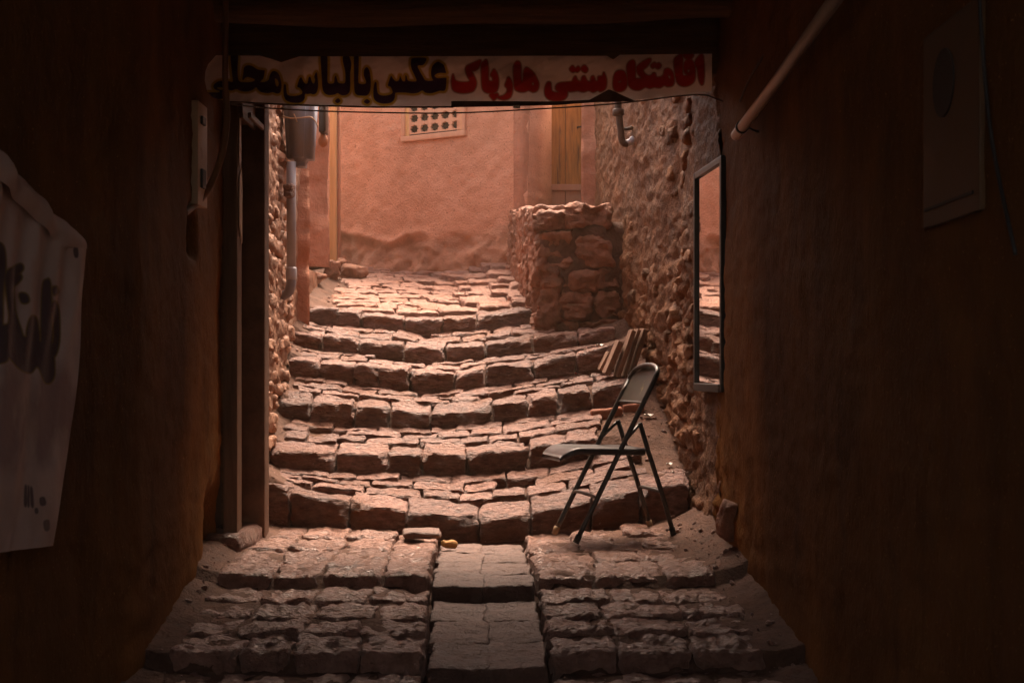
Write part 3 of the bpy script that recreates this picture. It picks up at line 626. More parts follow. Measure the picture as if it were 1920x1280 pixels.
# ------------------------------------------------------------------ writing: distance to traced letter outlines, stored as an attribute on the cloth
def smooth_poly(pts, n=5):
    p = np.array(pts, float); out = []; N_ = len(p)
    for i in range(N_):
        a, b, c, d = p[i-1], p[i], p[(i+1) % N_], p[(i+2) % N_]
        for k in range(n):
            t = k/n; out.append(0.5*((2*b)+(c-a)*t+(2*a-5*b+4*c-d)*t*t+(3*b-a-3*c+d)*t**3))
    return np.array(out)
def sdf(pts, polys, union=False):
    """signed distance (negative inside, even-odd) from pts (N,2) to the union of the closed polygons"""
    best = np.full(len(pts), 60.0); inside = np.zeros(len(pts), bool)
    for poly in polys:
        lo = poly.min(0)-14; hi = poly.max(0)+14
        m_ = np.where((pts[:, 0] > lo[0]) & (pts[:, 0] < hi[0]) & (pts[:, 1] > lo[1]) & (pts[:, 1] < hi[1]))[0]
        if not len(m_): continue
        q = pts[m_]; bd = np.full(len(q), 60.0); ins = np.zeros(len(q), bool)
        for a, b in zip(poly, np.roll(poly, -1, 0)):
            e = b-a; t = np.clip(((q-a) @ e)/max(e @ e, 1e-9), 0, 1); dd = np.hypot(*(q-(a+t[:, None]*e)).T); bd = np.minimum(bd, dd)
            c = ((a[1] > q[:, 1]) != (b[1] > q[:, 1]))
            if abs(e[1]) > 1e-9: ins ^= c & (q[:, 0] < a[0]+(q[:, 1]-a[1])/e[1]*e[0])
        if union: bd = np.where(ins, -bd, bd)
        best[m_] = np.minimum(best[m_], bd); inside[m_] ^= ins
    return best if union else np.where(inside, -best, best)
def tr(polys, ox, oy, s): return [smooth_poly([(ox+x/s, oy+y/s) for x, y in p]) for p in polys]
SA = 1920/330
DARK = tr([
 [(365,75),(440,75),(440,240),(452,355),(520,375),(600,368),(625,345),(560,320),(530,325),(500,352),(490,340),(500,280),(510,215),(545,190),(600,200),(660,235),(730,245),(735,262),(722,330),(705,350),(690,372),(730,372),(775,350),(790,300),(815,258),(850,255),(890,290),(915,370),(918,430),(905,485),(870,500),(820,485),(770,495),(700,485),(660,455),(640,430),(600,460),(540,475),(470,470),(425,450),(380,465),(340,460),(320,440),(270,430),(215,435),(240,455),(310,462),(330,490),(310,540),(250,560),(160,555),(110,520),(85,490),(130,485),(230,485),(240,470),(195,455),(175,425),(190,390),(240,362),(320,358),(375,372),(385,350),(372,230)],
 [(848,335),(876,355),(887,395),(872,425),(852,390)],
 [(945,400),(965,405),(972,460),(985,510),(1040,525),(1110,515),(1145,490),(1120,440),(1090,425),(1105,360),(1130,320),(1150,350),(1170,385),(1200,385),(1215,320),(1235,320),(1250,370),(1270,390),(1283,350),(1275,310),(1300,265),(1312,330),(1318,420),(1300,490),(1265,508),(1235,500),(1200,505),(1175,505),(1170,555),(1130,595),(1060,600),(980,580),(945,530),(938,460)],
 [(1350,75),(1415,75),(1420,250),(1422,370),(1455,390),(1490,380),(1495,330),(1510,300),(1525,340),(1535,375),(1570,388),(1610,375),(1612,270),(1585,130),(1600,85),(1650,85),(1680,180),(1668,290),(1668,450),(1640,505),(1580,520),(1530,495),(1500,510),(1430,515),(1385,490),(1362,430),(1355,300),(1345,150)],
 [(1535,548),(1562,580),(1530,605),(1500,580)],
 [(1710,85),(1758,85),(1760,250),(1757,370),(1790,395),(1830,390),(1840,365),(1815,300),(1820,240),(1850,210),(1880,260),(1893,370),(1885,470),(1850,520),(1790,522),(1735,510),(1712,460),(1708,300)],
 [(1850,558),(1885,585),(1855,612),(1815,588)]], 370, 90, SA)+tr([
 [(305,380),(325,380),(330,440),(345,500),(400,520),(470,510),(500,485),(480,430),(450,410),(470,340),(485,305),(510,340),(540,365),(570,350),(580,300),(595,330),(610,360),(635,360),(640,300),(655,310),(665,350),(700,365),(760,360),(740,300),(705,220),(700,150),(725,110),(860,110),(865,145),(830,190),(775,195),(790,240),(830,310),(865,355),(940,355),(930,330),(918,270),(935,200),(975,160),(1010,155),(1060,190),(1080,250),(1083,275),(1010,275),(965,295),(965,315),(1000,330),(1085,325),(1090,340),(1075,460),(1010,470),(930,495),(860,490),(825,465),(780,490),(720,498),(650,490),(600,488),(540,490),(530,500),(520,560),(480,600),(400,610),(330,590),(295,545),(292,450)]], 650, 90, SA)
RED = tr([
 [(1160,290),(1170,320),(1185,355),(1240,375),(1320,375),(1345,355),(1320,310),(1300,250),(1310,200),(1380,165),(1450,135),(1462,150),(1440,215),(1400,245),(1365,255),(1390,310),(1412,370),(1405,430),(1370,475),(1290,492),(1210,485),(1160,455),(1145,390),(1148,330)],
 [(1470,175),(1495,150),(1520,130),(1535,160),(1545,250),(1545,345),(1565,365),(1595,360),(1590,320),(1570,300),(1585,265),(1610,235),(1640,280),(1655,350),(1650,430),(1625,480),(1570,492),(1520,485),(1485,450),(1475,380),(1472,280)],
 [(1560,515),(1590,490),(1615,502),(1640,495),(1655,520),(1635,545),(1605,570),(1580,545)],
 [(1765,320),(1795,360),(1808,420),(1800,500),(1770,550),(1710,565),(1655,550),(1645,535),(1710,520),(1750,480),(1750,440),(1730,410),(1745,360)]], 650, 90, SA)+tr([
 [(30,185),(50,170),(75,190),(80,260),(82,340),(95,350),(105,310),(105,270),(130,225),(190,270),(225,330),(240,380),(225,430),(190,445),(150,430),(110,442),(60,440),(25,410),(18,330),(15,230)],
 [(178,360),(200,362),(198,385),(180,384)],
 [(320,360),(345,362),(350,400),(360,440),(400,450),(420,445),(395,420),(400,385),(430,365),(490,358),(540,352),(555,320),(572,305),(590,340),(620,350),(635,310),(655,305),(675,345),(705,350),(715,310),(735,305),(750,345),(775,345),(775,310),(795,305),(815,300),(825,270),(840,300),(850,350),(840,410),(800,440),(770,430),(730,445),(690,430),(640,442),(590,432),(530,440),(500,440),(495,480),(460,515),(390,525),(330,510),(300,470),(298,410)],
 [(520,240),(545,210),(570,235),(595,215),(612,240),(590,265),(570,258),(545,265)],[(650,205),(680,240),(660,270),(622,240)],
 [(960,255),(1005,260),(1030,310),(1035,370),(1015,420),(970,440),(930,430),(912,390),(915,320),(930,275)],[(955,350),(985,343),(978,362),(960,364)],
 [(1085,160),(1105,180),(1110,260),(1110,320),(1150,325),(1165,320),(1130,270),(1125,220),(1175,175),(1240,145),(1245,170),(1215,215),(1180,245),(1195,280),(1230,300),(1260,290),(1270,275),(1290,280),(1300,310),(1340,310),(1365,285),(1375,245),(1410,235),(1445,270),(1458,340),(1445,385),(1400,395),(1370,385),(1330,405),(1280,400),(1240,410),(1200,400),(1150,425),(1090,420),(1050,380),(1040,300),(1035,220),(1050,180)],
 [(1408,290),(1430,308),(1422,332),(1405,315)],[(1250,205),(1280,180),(1300,190),(1325,185),(1340,210),(1315,235),(1285,222),(1265,230)],
 [(1460,160),(1500,115),(1530,110),(1535,200),(1535,290),(1560,300),(1580,290),(1555,270),(1545,210),(1570,160),(1610,155),(1640,200),(1648,290),(1635,350),(1590,385),(1530,390),(1490,360),(1470,280)],
 [(1575,250),(1597,240),(1602,262),(1582,272)],[(1540,105),(1628,105),(1618,140),(1590,150),(1560,140)],
 [(1690,115),(1715,110),(1725,180),(1728,300),(1720,370),(1700,375),(1680,320),(1670,240),(1648,180)]], 960, 80, 4.8)

def cloth_mat(name, base, base2, layers, rough=0.6, trans=0.25):
    m = bpy.data.materials.new(name); m.use_nodes = True; N = m.node_tree.nodes; L = m.node_tree.links; b = N['Principled BSDF']; out = N['Material Output']
    tc = N.new('ShaderNodeTexCoord'); n = N.new('ShaderNodeTexNoise'); n.inputs['Scale'].default_value = 7; n.inputs['Detail'].default_value = 6; L.new(tc.outputs['Object'], n.inputs[0])
    r = N.new('ShaderNodeValToRGB'); r.color_ramp.elements[0].position = 0.35; r.color_ramp.elements[1].position = 0.65; r.color_ramp.elements[0].color = (*base, 1); r.color_ramp.elements[1].color = (*base2, 1); L.new(n.outputs[0], r.inputs[0]); c = r.outputs[0]
    for att, col, lo, hi in layers:           # ink where the stored distance is under lo
        a = N.new('ShaderNodeAttribute'); a.attribute_name = att; mr = N.new('ShaderNodeMapRange'); mr.inputs[1].default_value = lo; mr.inputs[2].default_value = hi; mr.inputs[3].default_value = 1; mr.inputs[4].default_value = 0
        L.new(a.outputs['Fac'], mr.inputs[0]); mx = N.new('ShaderNodeMix'); mx.data_type = 'RGBA'; L.new(mr.outputs[0], mx.inputs[0]); L.new(c, mx.inputs[6]); mx.inputs[7].default_value = (*col, 1); c = mx.outputs[2]
    L.new(c, b.inputs['Base Color']); b.inputs['Roughness'].default_value = rough; b.inputs['Specular IOR Level'].default_value = 0.3
    tl = N.new('ShaderNodeBsdfTranslucent'); L.new(c, tl.inputs[0]); ms = N.new('ShaderNodeMixShader'); ms.inputs[0].default_value = trans
    L.new(b.outputs[0], ms.inputs[1]); L.new(tl.outputs[0], ms.inputs[2]); L.new(ms.outputs[0], out.inputs[0])
    bn = N.new('ShaderNodeTexNoise'); bn.inputs['Scale'].default_value = 25; bn.inputs['Detail'].default_value = 4; L.new(tc.outputs['Object'], bn.inputs[0])
    bp = N.new('ShaderNodeBump'); bp.inputs['Strength'].default_value = 0.35; bp.inputs['Distance'].default_value = 0.01; L.new(bn.outputs[0], bp.inputs['Height']); L.new(bp.outputs[0], b.inputs['Normal'])
    return m
M_BANNER = cloth_mat('banner_cloth', (0.78, 0.70, 0.66), (0.88, 0.82, 0.78), [('dark', (0.52, 0.36, 0.045), 3.2, 6.0), ('red', (0.28, 0.13, 0.08), 1.0, 3.5), ('red', (0.40, 0.025, 0.018), -0.8, 0.8), ('dark', (0.045, 0.02, 0.05), -0.8, 0.8)], trans=0.45)
bt = [(384, 150), (385, 135), (390, 121), (405, 104), (488, 105), (510, 111), (527, 117), (545, 111), (562, 106), (700, 106), (1000, 105), (1138, 105), (1150, 112), (1162, 103), (1331, 101), (1335, 101)]
bb_ = [(384, 152), (388, 172), (400, 184), (425, 190), (550, 196), (700, 200), (850, 200), (960, 198), (1040, 196), (1110, 191), (1180, 189), (1334, 172), (1335, 172)]
nx, ny = 760, 72
gx = np.linspace(384, 1335, nx); ty = np.interp(gx, *zip(*bt)); by = np.interp(gx, *zip(*bb_))
tt = np.linspace(0, 1, ny); PX = np.repeat(gx, ny); PY = (ty[:, None]+(by-ty)[:, None]*tt).ravel()
def drape(px, py):
    q = np.c_[px/90, py/60, px*0]
    d = np.interp(px, [380, 470, 570, 1400], [5.40, 5.72, 5.94, 5.94])+0.020*fbm(q, 101, 4)+0.010*fbm(np.c_[(px+py*1.5)/38, (py-px*0.2)/120, px*0], 103, 3)+0.007*np.sin(px/37+py/25)
    d -= 0.02*np.exp(-((px-1150)/14)**2)*sm(110, 180, py)+0.015*np.exp(-((px-527+0.4*(py-110))/16)**2)
    return d+0.010*np.sin((px-1000)/60-(py-105)/14)*sm(1250, 1050, px)*sm(560, 700, px)
DD = drape(PX, PY); m = MB(); m.add(np.c_[(PX-960)/F*DD, DD, (690-PY)/F*DD+CZ], grid_faces(nx, ny, True))
ban = empty('banner', (0, 5.94, CZ+1.2)); tag(ban, 'white cloth banner with purple and red Persian lettering strung across the passage', 'banner')
pts2 = np.c_[PX, PY]
m.build('cloth', M_BANNER, ban, extra={'dark': sdf(pts2, DARK), 'red': sdf(pts2, RED)})
# turned-up hem along the lower edge, with a peaked fold
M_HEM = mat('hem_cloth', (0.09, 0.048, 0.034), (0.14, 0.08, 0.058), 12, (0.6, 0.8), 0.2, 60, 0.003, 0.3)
ux = np.linspace(846, 1190, 120); hu = np.interp(ux, [846, 850, 1040, 1105, 1142, 1187, 1190], [190, 189.5, 190.5, 187.5, 167.5, 187.5, 188.5]); hl = np.interp(ux, *zip(*bb_))+1.5
PX2 = np.repeat(ux, 5); PY2 = (hu[:, None]+(hl-hu)[:, None]*np.linspace(0, 1, 5)).ravel(); D2 = drape(PX2, PY2)-0.006
m = MB(); m.add(np.c_[(PX2-960)/F*D2, D2, (690-PY2)/F*D2+CZ], grid_faces(len(ux), 5, True)); m.build('hem_fold', M_HEM, ban)
m = MB(); tube(m, [P(px, float(np.interp(px, *zip(*bb_)))+1.0, float(drape(np.array([px]), np.array([190.]))[0])-0.003) for px in np.linspace(425, 850, 40)], 0.0035, 8); m.build('hem_cord', M_CORD, ban)
# cords and clip
m = MB(); tube(m, bez([P(400, 178, 5.45), P(440, 196, 5.6), P(550, 206, 5.9), P(700, 211, 5.9), P(850, 212, 5.9), P(1000, 205, 5.9), P(1150, 195, 5.9), P(1300, 178, 5.92), P(1345, 186, 5.94), P(1378, 200, 5.9)]), 0.003, 8)
tag(m.build('cord', M_CORD, origin=P(850, 212, 5.9)), 'thin dark cord sagging just below the banner', 'cord')
m = MB(); box(m, P(962, 203.5, 5.9)-Vector((0, 0.006, 0)), P(975, 198, 5.9)+Vector((0, 0.006, 0)), 0.002)
tag(m.build('clip', M_WHITE, origin=P(968, 200, 5.9)), 'tiny white clip under the lower edge of the banner', 'clip')
m = MB(); tube(m, bez([P(423, -60, 5.36), P(423, 60, 5.38), P(422, 150, 5.40), P(424, 190, 5.42), P(425, 230, 5.42), P(417, 285, 5.40), P(400, 335, 5.36), P(378, 372, 5.30), P(345, 400, 5.12)]), [0.011]*25+[0.013]*56, 10)
tag(m.build('hose', M_HOSE, origin=P(423, 200, 5.75)), 'brown cable hanging from the roof and bending to the left wall', 'cable')

# ------------------------------------------------------------------ cloth sign pinned to the left wall, with a turned-over top
def sgn(s, t):      # s 0 near .. 1 far edge, t 0 top .. 1 bottom
    TL, TR, BL_, BR = (2.35, 0.60), (3.77, 0.328), (2.35, -0.37), (3.50, -0.436)
    d = (TL[0]*(1-s)+TR[0]*s)*(1-t)+(BL_[0]*(1-s)+BR[0]*s)*t; zz = (TL[1]*(1-s)+TR[1]*s)*(1-t)+(BL_[1]*(1-s)+BR[1]*s)*t
    q = np.c_[s*5, t*1.2, s*0]
    xx = -1.128+0.012*fbm(q*1.5, 111, 3)+0.007*np.sin(s*60+3*np.sin(t*3))*np.exp(-((t-0.25)/0.35)**2)+0.015*np.sin(t*3.1)*s
    zz = zz+0.02*np.sin(s*3.14)*(t-0.5)
    return xx, d, zz
ns, nt = 230, 200; Sg, Tg = np.meshgrid(np.linspace(0, 1, ns), np.linspace(0, 1, nt), indexing='ij'); xx, dd, zz = sgn(Sg.ravel(), Tg.ravel())
ppx = 960+xx/dd*F; ppy = 690-zz/dd*F
LET = tr([[(-200,560),(0,525),(40,515),(70,555),(95,560),(120,575),(140,570),(165,585),(170,680),(145,702),(120,650),(95,670),(60,655),(28,622),(0,640),(-200,660)],
          [(18,370),(30,345),(50,345),(42,400),(48,480),(70,560),(20,560),(30,500),(22,430)], [(18,365),(40,340),(66,328),(72,345),(50,365),(35,385)], [(25,392),(60,362),(66,376),(30,408)],
          [(86,565),(90,515),(104,492),(117,510),(122,580)], [(132,590),(134,410),(146,378),(159,400),(161,595)], [(160,470),(173,446),(185,480),(186,570),(173,618),(160,600),(171,560),(168,500)],
          [(-12,290),(10,272),(17,330),(9,420),(5,540),(-22,540)], [(62,422),(84,424),(90,446),(70,450)], [(166,405),(178,400),(182,418),(170,424)]], 0, 300, 1.683)
SMALL = tr([[(78,1030),(84,1030),(84,1088),(76,1086)],[(88,1032),(92,1032),(92,1090),(87,1088)],[(96,1035),(102,1036),(106,1090),(98,1090)],[(110,1100),(118,1098),(120,1112),(112,1114)],[(126,1066),(140,1064),(144,1086),(128,1088)],[(138,1140),(154,1136),(156,1164),(142,1168)],[(232,280),(244,276),(246,304),(236,306)]], 0, 300, 1.683)
sign = empty('cloth_sign', (-1.1, 3.4, CZ)); tag(sign, 'crooked pale printed cloth sign with dark Persian lettering pinned to the left wall', 'sign')
M_SIGN = cloth_mat('sign_cloth', (0.66, 0.50, 0.43), (0.78, 0.62, 0.55), [('photo', (0.46, 0.31, 0.28), 0.0, 1.0), ('letter', (0.33, 0.21, 0.05), 1.5, 4.5), ('letter', (0.12, 0.08, 0.085), -1.0, 2.2), ('small', (0.16, 0.11, 0.11), -0.5, 1.8)], trans=0.1)
ph = np.clip(1.2-2.2*(0.5+0.5*fbm(np.c_[Sg.ravel()*14, Tg.ravel()*7, Sg.ravel()*0], 120, 4))*np.exp(-((Tg.ravel()-0.62)/0.17)**4), 0, 1)
m = MB(); m.add(np.c_[xx, dd, zz+CZ], grid_faces(ns, nt)); pts2 = np.c_[ppx, ppy]
m.build('cloth', M_SIGN, sign, extra={'letter': sdf(pts2, LET, True), 'small': sdf(pts2, SMALL), 'photo': ph})
s1 = np.linspace(0, 1, 90); V = []
for k in range(6):
    t = k/5; xx, d2, z2 = sgn(s1, s1*0); V.append(np.c_[xx+(0.012+0.018*math.sin(t*3.1))*(1.02-s1**5), d2, z2+CZ+0.025*(1-s1**4)-0.075*t*0.9*np.clip((1.03-s1)*6, 0.1, 1)])
Vv = np.stack(V, 1).reshape(-1, 3); m = MB(); m.add(Vv, grid_faces(90, 6)); m.build('turned_edge', M_SIGN, sign, extra={'letter': np.full(540, 60.), 'small': np.full(540, 60.), 'photo': np.ones(540)})

# ------------------------------------------------------------------ fittings on the left
# switch plate
pl = empty('switch_plate', (-1.15, 5.3, CZ+0.8)); tag(pl, 'tall cream wall plate with black sockets beside the hanging cable', 'wall plate')
m = MB(); box(m, (-1.19, 5.20, CZ+0.60), (-1.148, 5.36, CZ+0.98), 0.004); m.build('plate', M_PLATE, pl, smooth=False)
for zc, hh in ((0.915, 0.03), (0.70, 0.07)):
    m = MB(); box(m, (-1.155, 5.24, CZ+zc-hh/2), (-1.138, 5.30, CZ+zc+hh/2), 0.004); m.build('socket', M_BLACK, pl, smooth=False)
# meter box
mbx = empty('meter_box', (-1.2, 8.0, CZ+1.2)); tag(mbx, 'grey plastic box strapped to the left wall above the drain pipe', 'box')
bm = bmesh.new(); bmesh.ops.create_cube(bm, size=1)
for v in bm.verts:
    top = v.co.z > 0
    v.co = Vector((-1.188+v.co.x*(0.185 if top else 0.135), 8.0+v.co.y*(0.26 if top else 0.20), (CZ+1.62) if top else (CZ+1.13)))
bmesh.ops.bevel(bm, geom=bm.edges[:], offset=0.042, segments=5, affect='EDGES'); bm.verts.index_update()
m = MB(); m.add([tuple(v.co) for v in bm.verts], [tuple(v.index for v in f.verts) for f in bm.faces]); bm.free(); m.build('body', M_GREYPL, mbx)
zc = CZ+1.385; m = MB(); hx, hy = 0.0865, 0.127
tube(m, [(-1.195+a*hx, 8.0+b*hy, zc+0.006*math.sin(a*7+b*5)) for a, b in ((-1, -.9), (-.85, -1), (-.3, -1), (.3, -1), (.86, -1), (1, -.86), (1, 0), (1, .9))], 0.0045, 8); tube(m, [(-1.195-0.012, 7.868, zc+0.02), (-1.195-0.004, 7.868, zc), (-1.195+0.006, 7.866, zc-0.024)], 0.004, 8); m.build('strap', M_PLATE, mbx)
m = MB(); box(m, (-1.115, 8.2, CZ+1.36), (-1.075, 8.34, CZ+1.62), 0.01)
tag(m.build('control_box', M_VOID, origin=(-1.09, 8.27, CZ+1.45)), 'small dark blue box half hidden behind the grey box', 'box')
m = MB(); tube(m, [(-1.098, 8.27, CZ+1.285), (-1.098, 8.27, CZ+1.30), (-1.098, 8.27, CZ+1.33), (-1.098, 8.27, CZ+1.35), (-1.098, 8.27, CZ+1.37)], [0.012, 0.028, 0.03, 0.02, 0.012], 14)
tag(m.build('lamp_holder', M_CLAY, origin=(-1.098, 8.27, CZ+1.3)), 'small orange lamp holder hanging beside the grey box', 'lamp holder')
# drain pipe
dp = empty('drain_pipe', (-1.228, 7.9, CZ+0.5)); tag(dp, 'vertical grey plastic drain pipe below the grey box', 'pipe')
xp = X_(546, 7.9); m = MB(); tube(m, [(xp, 7.9, CZ+1.145), (xp, 7.9, CZ+0.9), (xp, 7.9, CZ+0.49)], 0.026, 20); m.build('pipe', M_PIPE, dp)
m = MB(); tube(m, [(xp, 7.9, CZ+0.56), (xp, 7.9, CZ+0.55), (xp, 7.9, CZ+0.50), (xp, 7.9, CZ+0.49)], [0.027, 0.030, 0.030, 0.028], 20); m.build('coupling', M_PIPE, dp)
m = MB(); tube(m, bez([(xp, 7.9, CZ+0.49), (xp-0.002, 7.9, CZ+0.46), (xp-0.02, 7.91, CZ+0.42), (xp-0.07, 7.92, CZ+0.39)]), 0.027, 18); m.build('elbow', M_GREYPL, dp)
m = MB(); stone(m, (X_(538, 7.75), 7.82, Z_(357, 7.8)), (0.055, 0.10, 0.075), rough=0.006, res=0.012)
tag(m.build('rock', M_STONE, origin=(X_(538, 7.75), 7.82, Z_(357, 7.8))), 'single stone jutting out of the wall by the drain pipe', 'stone')
# wooden post against the house
m = MB(); zb0 = Z_(492, 11.4)
box(m, (X_(617.5, 11.4), 11.4, zb0-0.2), (X_(631, 11.4), 11.5, CZ+2.5), 0.006); 
post = m.build('wooden_post', M_PWOOD, smooth=False, origin=(X_(625, 11.4), 11.45, zb0)); tag(post, 'tall pale yellow timber post standing at the left end of the pink house wall', 'post')
m = MB(); box(m, (X_(631.5, 11.4), 11.42, zb0-0.2), (X_(636, 11.4), 11.5, CZ+2.5), 0.003); m.build('edge_strip', M_PIER, post, smooth=False)
# rocks at the foot of the post
for px, py, D, sz, lb in ((662, 512, 11.0, (0.20, 0.16, 0.12), 'greyish rock lying at the head of the cobbled path'), (622, 505, 10.8, (0.11, 0.12, 0.17), 'upright broken stone at the foot of the wooden post'), (640, 497, 11.1, (0.08, 0.1, 0.1), 'small dark stone between the wooden post and the greyish rock'), (590, 517, 10.2, (0.17, 0.14, 0.06), 'flat dark stone under the undercut plaster pier')):
    m = MB(); c = P(px, py, D); stone(m, c, sz, (0.1, 0.1, random.uniform(-0.4, 0.4)), rough=0.014, k=4, jit=0.2, res=0.014); tag(m.build('rock', M_BLOCK, origin=c), lb, 'rock')

# ------------------------------------------------------------------ fittings on the right
ip = empty('iron_pipe', P(1170, 240, 8.6)); tag(ip, 'rusty iron water pipe with tap arm on the right stone wall', 'pipe')
D = 8.62; q = lambda px, py, dd=0: P(px, py, D+dd)
m = MB(); tube(m, bez([q(1159, 150), q(1159, 200), q(1162, 228), q(1164, 245), q(1165, 258), q(1169, 268), q(1178, 270)]), 0.021, 14); m.build('pipe', M_IRON, ip)
m = MB(); tube(m, [q(1159, 204), q(1159, 206), q(1159.5, 216), q(1159.6, 218)], [0.024, 0.036, 0.036, 0.024], 10); m.build('collar', M_IRON, ip)
m = MB(); tube(m, [q(1163, 243), q(1180, 241.5), q(1202, 240, 0.05)], 0.011, 10); tube(m, [q(1174, 243, -0.01), q(1186, 238, -0.01)], 0.009, 8); m.build('tap_arm', M_IRON, ip)
m = MB(); tube(m, bez([q(1176, 268.5), q(1186, 264), q(1196, 257), q(1204, 250, 0.04)]), [0.021]*8+[0.027]*23, 16); m.build('sleeve', M_PIPE, ip)
# pale plastic conduit along the ceiling corner
pv = empty('conduit', P(1400, 230, 5.1)); tag(pv, 'pale plastic pipe running along the right passage wall', 'pipe')
a, b = P(1380, 254, 5.27), P(1566, -5, 3.66); d_ = (b-a); m = MB(); tube(m, [a, a+d_*0.5+Vector((0.004, 0, -0.004)), a+d_*1.7], 0.0195, 18); m.build('pipe', M_PVC, pv)
c = a+d_*0.085; m = MB(); tube(m, [c-d_*0.006, c+d_*0.006], 0.0235, 18); tube(m, bez([c+Vector((0.02, 0, 0.0)), c+Vector((0.05, -0.02, -0.02)), c+Vector((0.06, 0.02, -0.01))], 5), 0.004, 6); m.build('clamp', M_BLACK, pv)
m = MB(); tube(m, bez([P(1388, 190, 5.4), P(1404, 150, 5.2), P(1440, 90, 5.0), P(1470, 30, 4.8), P(1490, -40, 4.6)]), 0.0045, 8)
tag(m.build('wire', M_CORD, origin=P(1404, 150, 5.2)), 'thin wire rising beside the pale plastic pipe', 'wire')
# dark board with a round port on the near right wall
eb = empty('wall_board', (0.86, 2.9, CZ+0.5)); tag(eb, 'dim board with a dark round opening on the near right wall', 'board')
m = MB(); box(m, (0.887, 2.70, CZ+0.30), (0.90, 3.07, CZ+0.71), 0.004); m.build('board', M_DUSK, eb, smooth=False)
m = MB(); cc = Vector((0.887, 2.92, CZ+0.585)); tube(m, [cc+Vector((-0.003, 0, 0)), cc+Vector((0.01, 0, 0))], 0.07, 32); m.build('round_port', M_RUBBER, eb, smooth=False)  # no hole is cut; a dark disc stands for its shaded inside
m = MB(); box(m, (0.883, 2.73, CZ+0.335), (0.886, 3.05, CZ+0.341), 0.0); m.build('slot', M_RUBBER, eb, smooth=False)
m = MB(); tube(m, bez([(0.885, 2.72, CZ+0.9), (0.880, 2.66, CZ+0.6), (0.88, 2.60, CZ+0.4), (0.885, 2.50, CZ+0.2)]), 0.004, 8); tag(m.build('wire', M_BLACK, origin=(0.87, 2.7, CZ+0.6)), 'black wire hanging past the dim board on the near right wall', 'wire')

# mirror in a black frame
mi = empty('mirror', (0.84, 6.1, CZ-0.08)); tag(mi, 'tall black framed mirror on the right wall reflecting the stairs', 'mirror')
y0, y1, z0, z1 = 5.93, 6.50, CZ-0.098, CZ+0.888; xm = 0.828; ft = 0.030
Rm = Matrix.Translation((xm, y1, 0)) @ Matrix.Rotation(math.radians(4.3), 4, 'Z') @ Matrix.Translation((-xm, -y1, 0))
_box0 = box
def box(m, lo, hi, bev=0.004, M=None): _box0(m, lo, hi, bev, Rm)
m = MB(); box(m, (xm, y0, z0), (xm+0.05, y0+ft, z1), 0.004); box(m, (xm, y1-ft, z0), (xm+0.05, y1, z1), 0.004); box(m, (xm+0.0005, y0+ft, z1-ft), (xm+0.05, y1-ft, z1), 0.004); box(m, (xm-0.006, y0+ft, z0-0.004), (xm+0.05, y1-ft, z0+ft), 0.004); m.build('frame', M_BLACK, mi, smooth=False)
m = MB(); box(m, (xm+0.012, y0+ft-0.004, z0+ft-0.004), (xm+0.020, y1-ft+0.004, z1-ft+0.004), 0); m.build('glass', M_MIRROR, mi, smooth=False)
box = _box0

# ------------------------------------------------------------------ folding chair
Fo = Vector((0.281, 6.19, CZ-0.752)); av = Vector((0.970, 0.243, 0.0)); wv = Vector((-0.243, 0.970, 0)); upv = Vector((0, 0, 1)); WD = 0.345
def C(a, w_, h): return Fo+av*a+wv*w_+upv*h
ch = empty('folding_chair', C(0.2, WD/2, 0)); tag(ch, 'worn dark metal folding chair standing sideways at the foot of the stairs', 'chair')
def barline(t): return (0.385*t, 0.752*t)               # long bar: front foot to top of back
r_ = 0.0115; m = MB(); path = []
for t in np.linspace(0, 0.93, 14): path.append(C(0.385*t, 0, 0.752*t))
top = []
for g in np.linspace(0, math.pi, 15):
    wv_ = WD/2-math.cos(g)*WD/2; hh = math.sin(g)**0.6*0.075; t = 0.93+hh/0.845; path.append(C(0.385*t, wv_, 0.752*t))
for t in np.linspace(0.93, 0, 14): path.append(C(0.385*t, WD, 0.752*t))
tube(m, path, r_, 12); m.build('back_frame', M_CHAIR, ch)
for w_ in (0.020, WD-0.020):                             # rear legs
    m = MB(); tube(m, [C(0.452, w_, 0.027), C(0.40, w_, 0.20), C(0.34, w_, 0.375), C(0.297, w_, 0.512)], r_*0.95, 12); m.build('rear_leg', M_CHAIR, ch)
for w_ in (0, WD):
    m = MB(); tube(m, [C(-0.004, w_, -0.008), C(0.006, w_, 0.012), C(0.012, w_, 0.026)], 0.0145, 12); m.build('foot_cap', M_RUBBER if w_ == 0 else M_TAN, ch)
    w2 = 0.020 if w_ == 0 else WD-0.020
    m = MB(); tube(m, [C(0.458, w2, 0.006), C(0.452, w2, 0.027), C(0.446, w2, 0.045)], 0.014, 12); m.build('foot_cap', M_RUBBER if w_ == 0 else M_TAN, ch)
    m = MB(); tube(m, [C(0.385*0.57, w_, 0.752*0.57), C(0.26, (w_+w2)/2, 0.47), C(0.297, w2, 0.507)], 0.007, 8); m.build('brace', M_CHAIR, ch)
t = 0.235; m = MB(); tube(m, bez([C(0.385*t, 0, 0.752*t), C(0.385*t, 0.04, 0.752*t+0.012), C(0.385*t, WD/2, 0.752*t+0.014), C(0.385*t, WD-0.04, 0.752*t+0.012), C(0.385*t, WD, 0.752*t)]), 0.008, 10); m.build('stretcher', M_CHAIR, ch)
m = MB(); tube(m, bez([C(0.402, 0.02, 0.195), C(0.400, 0.06, 0.205), C(0.400, WD/2, 0.206), C(0.400, WD-0.06, 0.205), C(0.402, WD-0.02, 0.195)]), 0.008, 10); m.build('stretcher', M_CHAIR, ch)
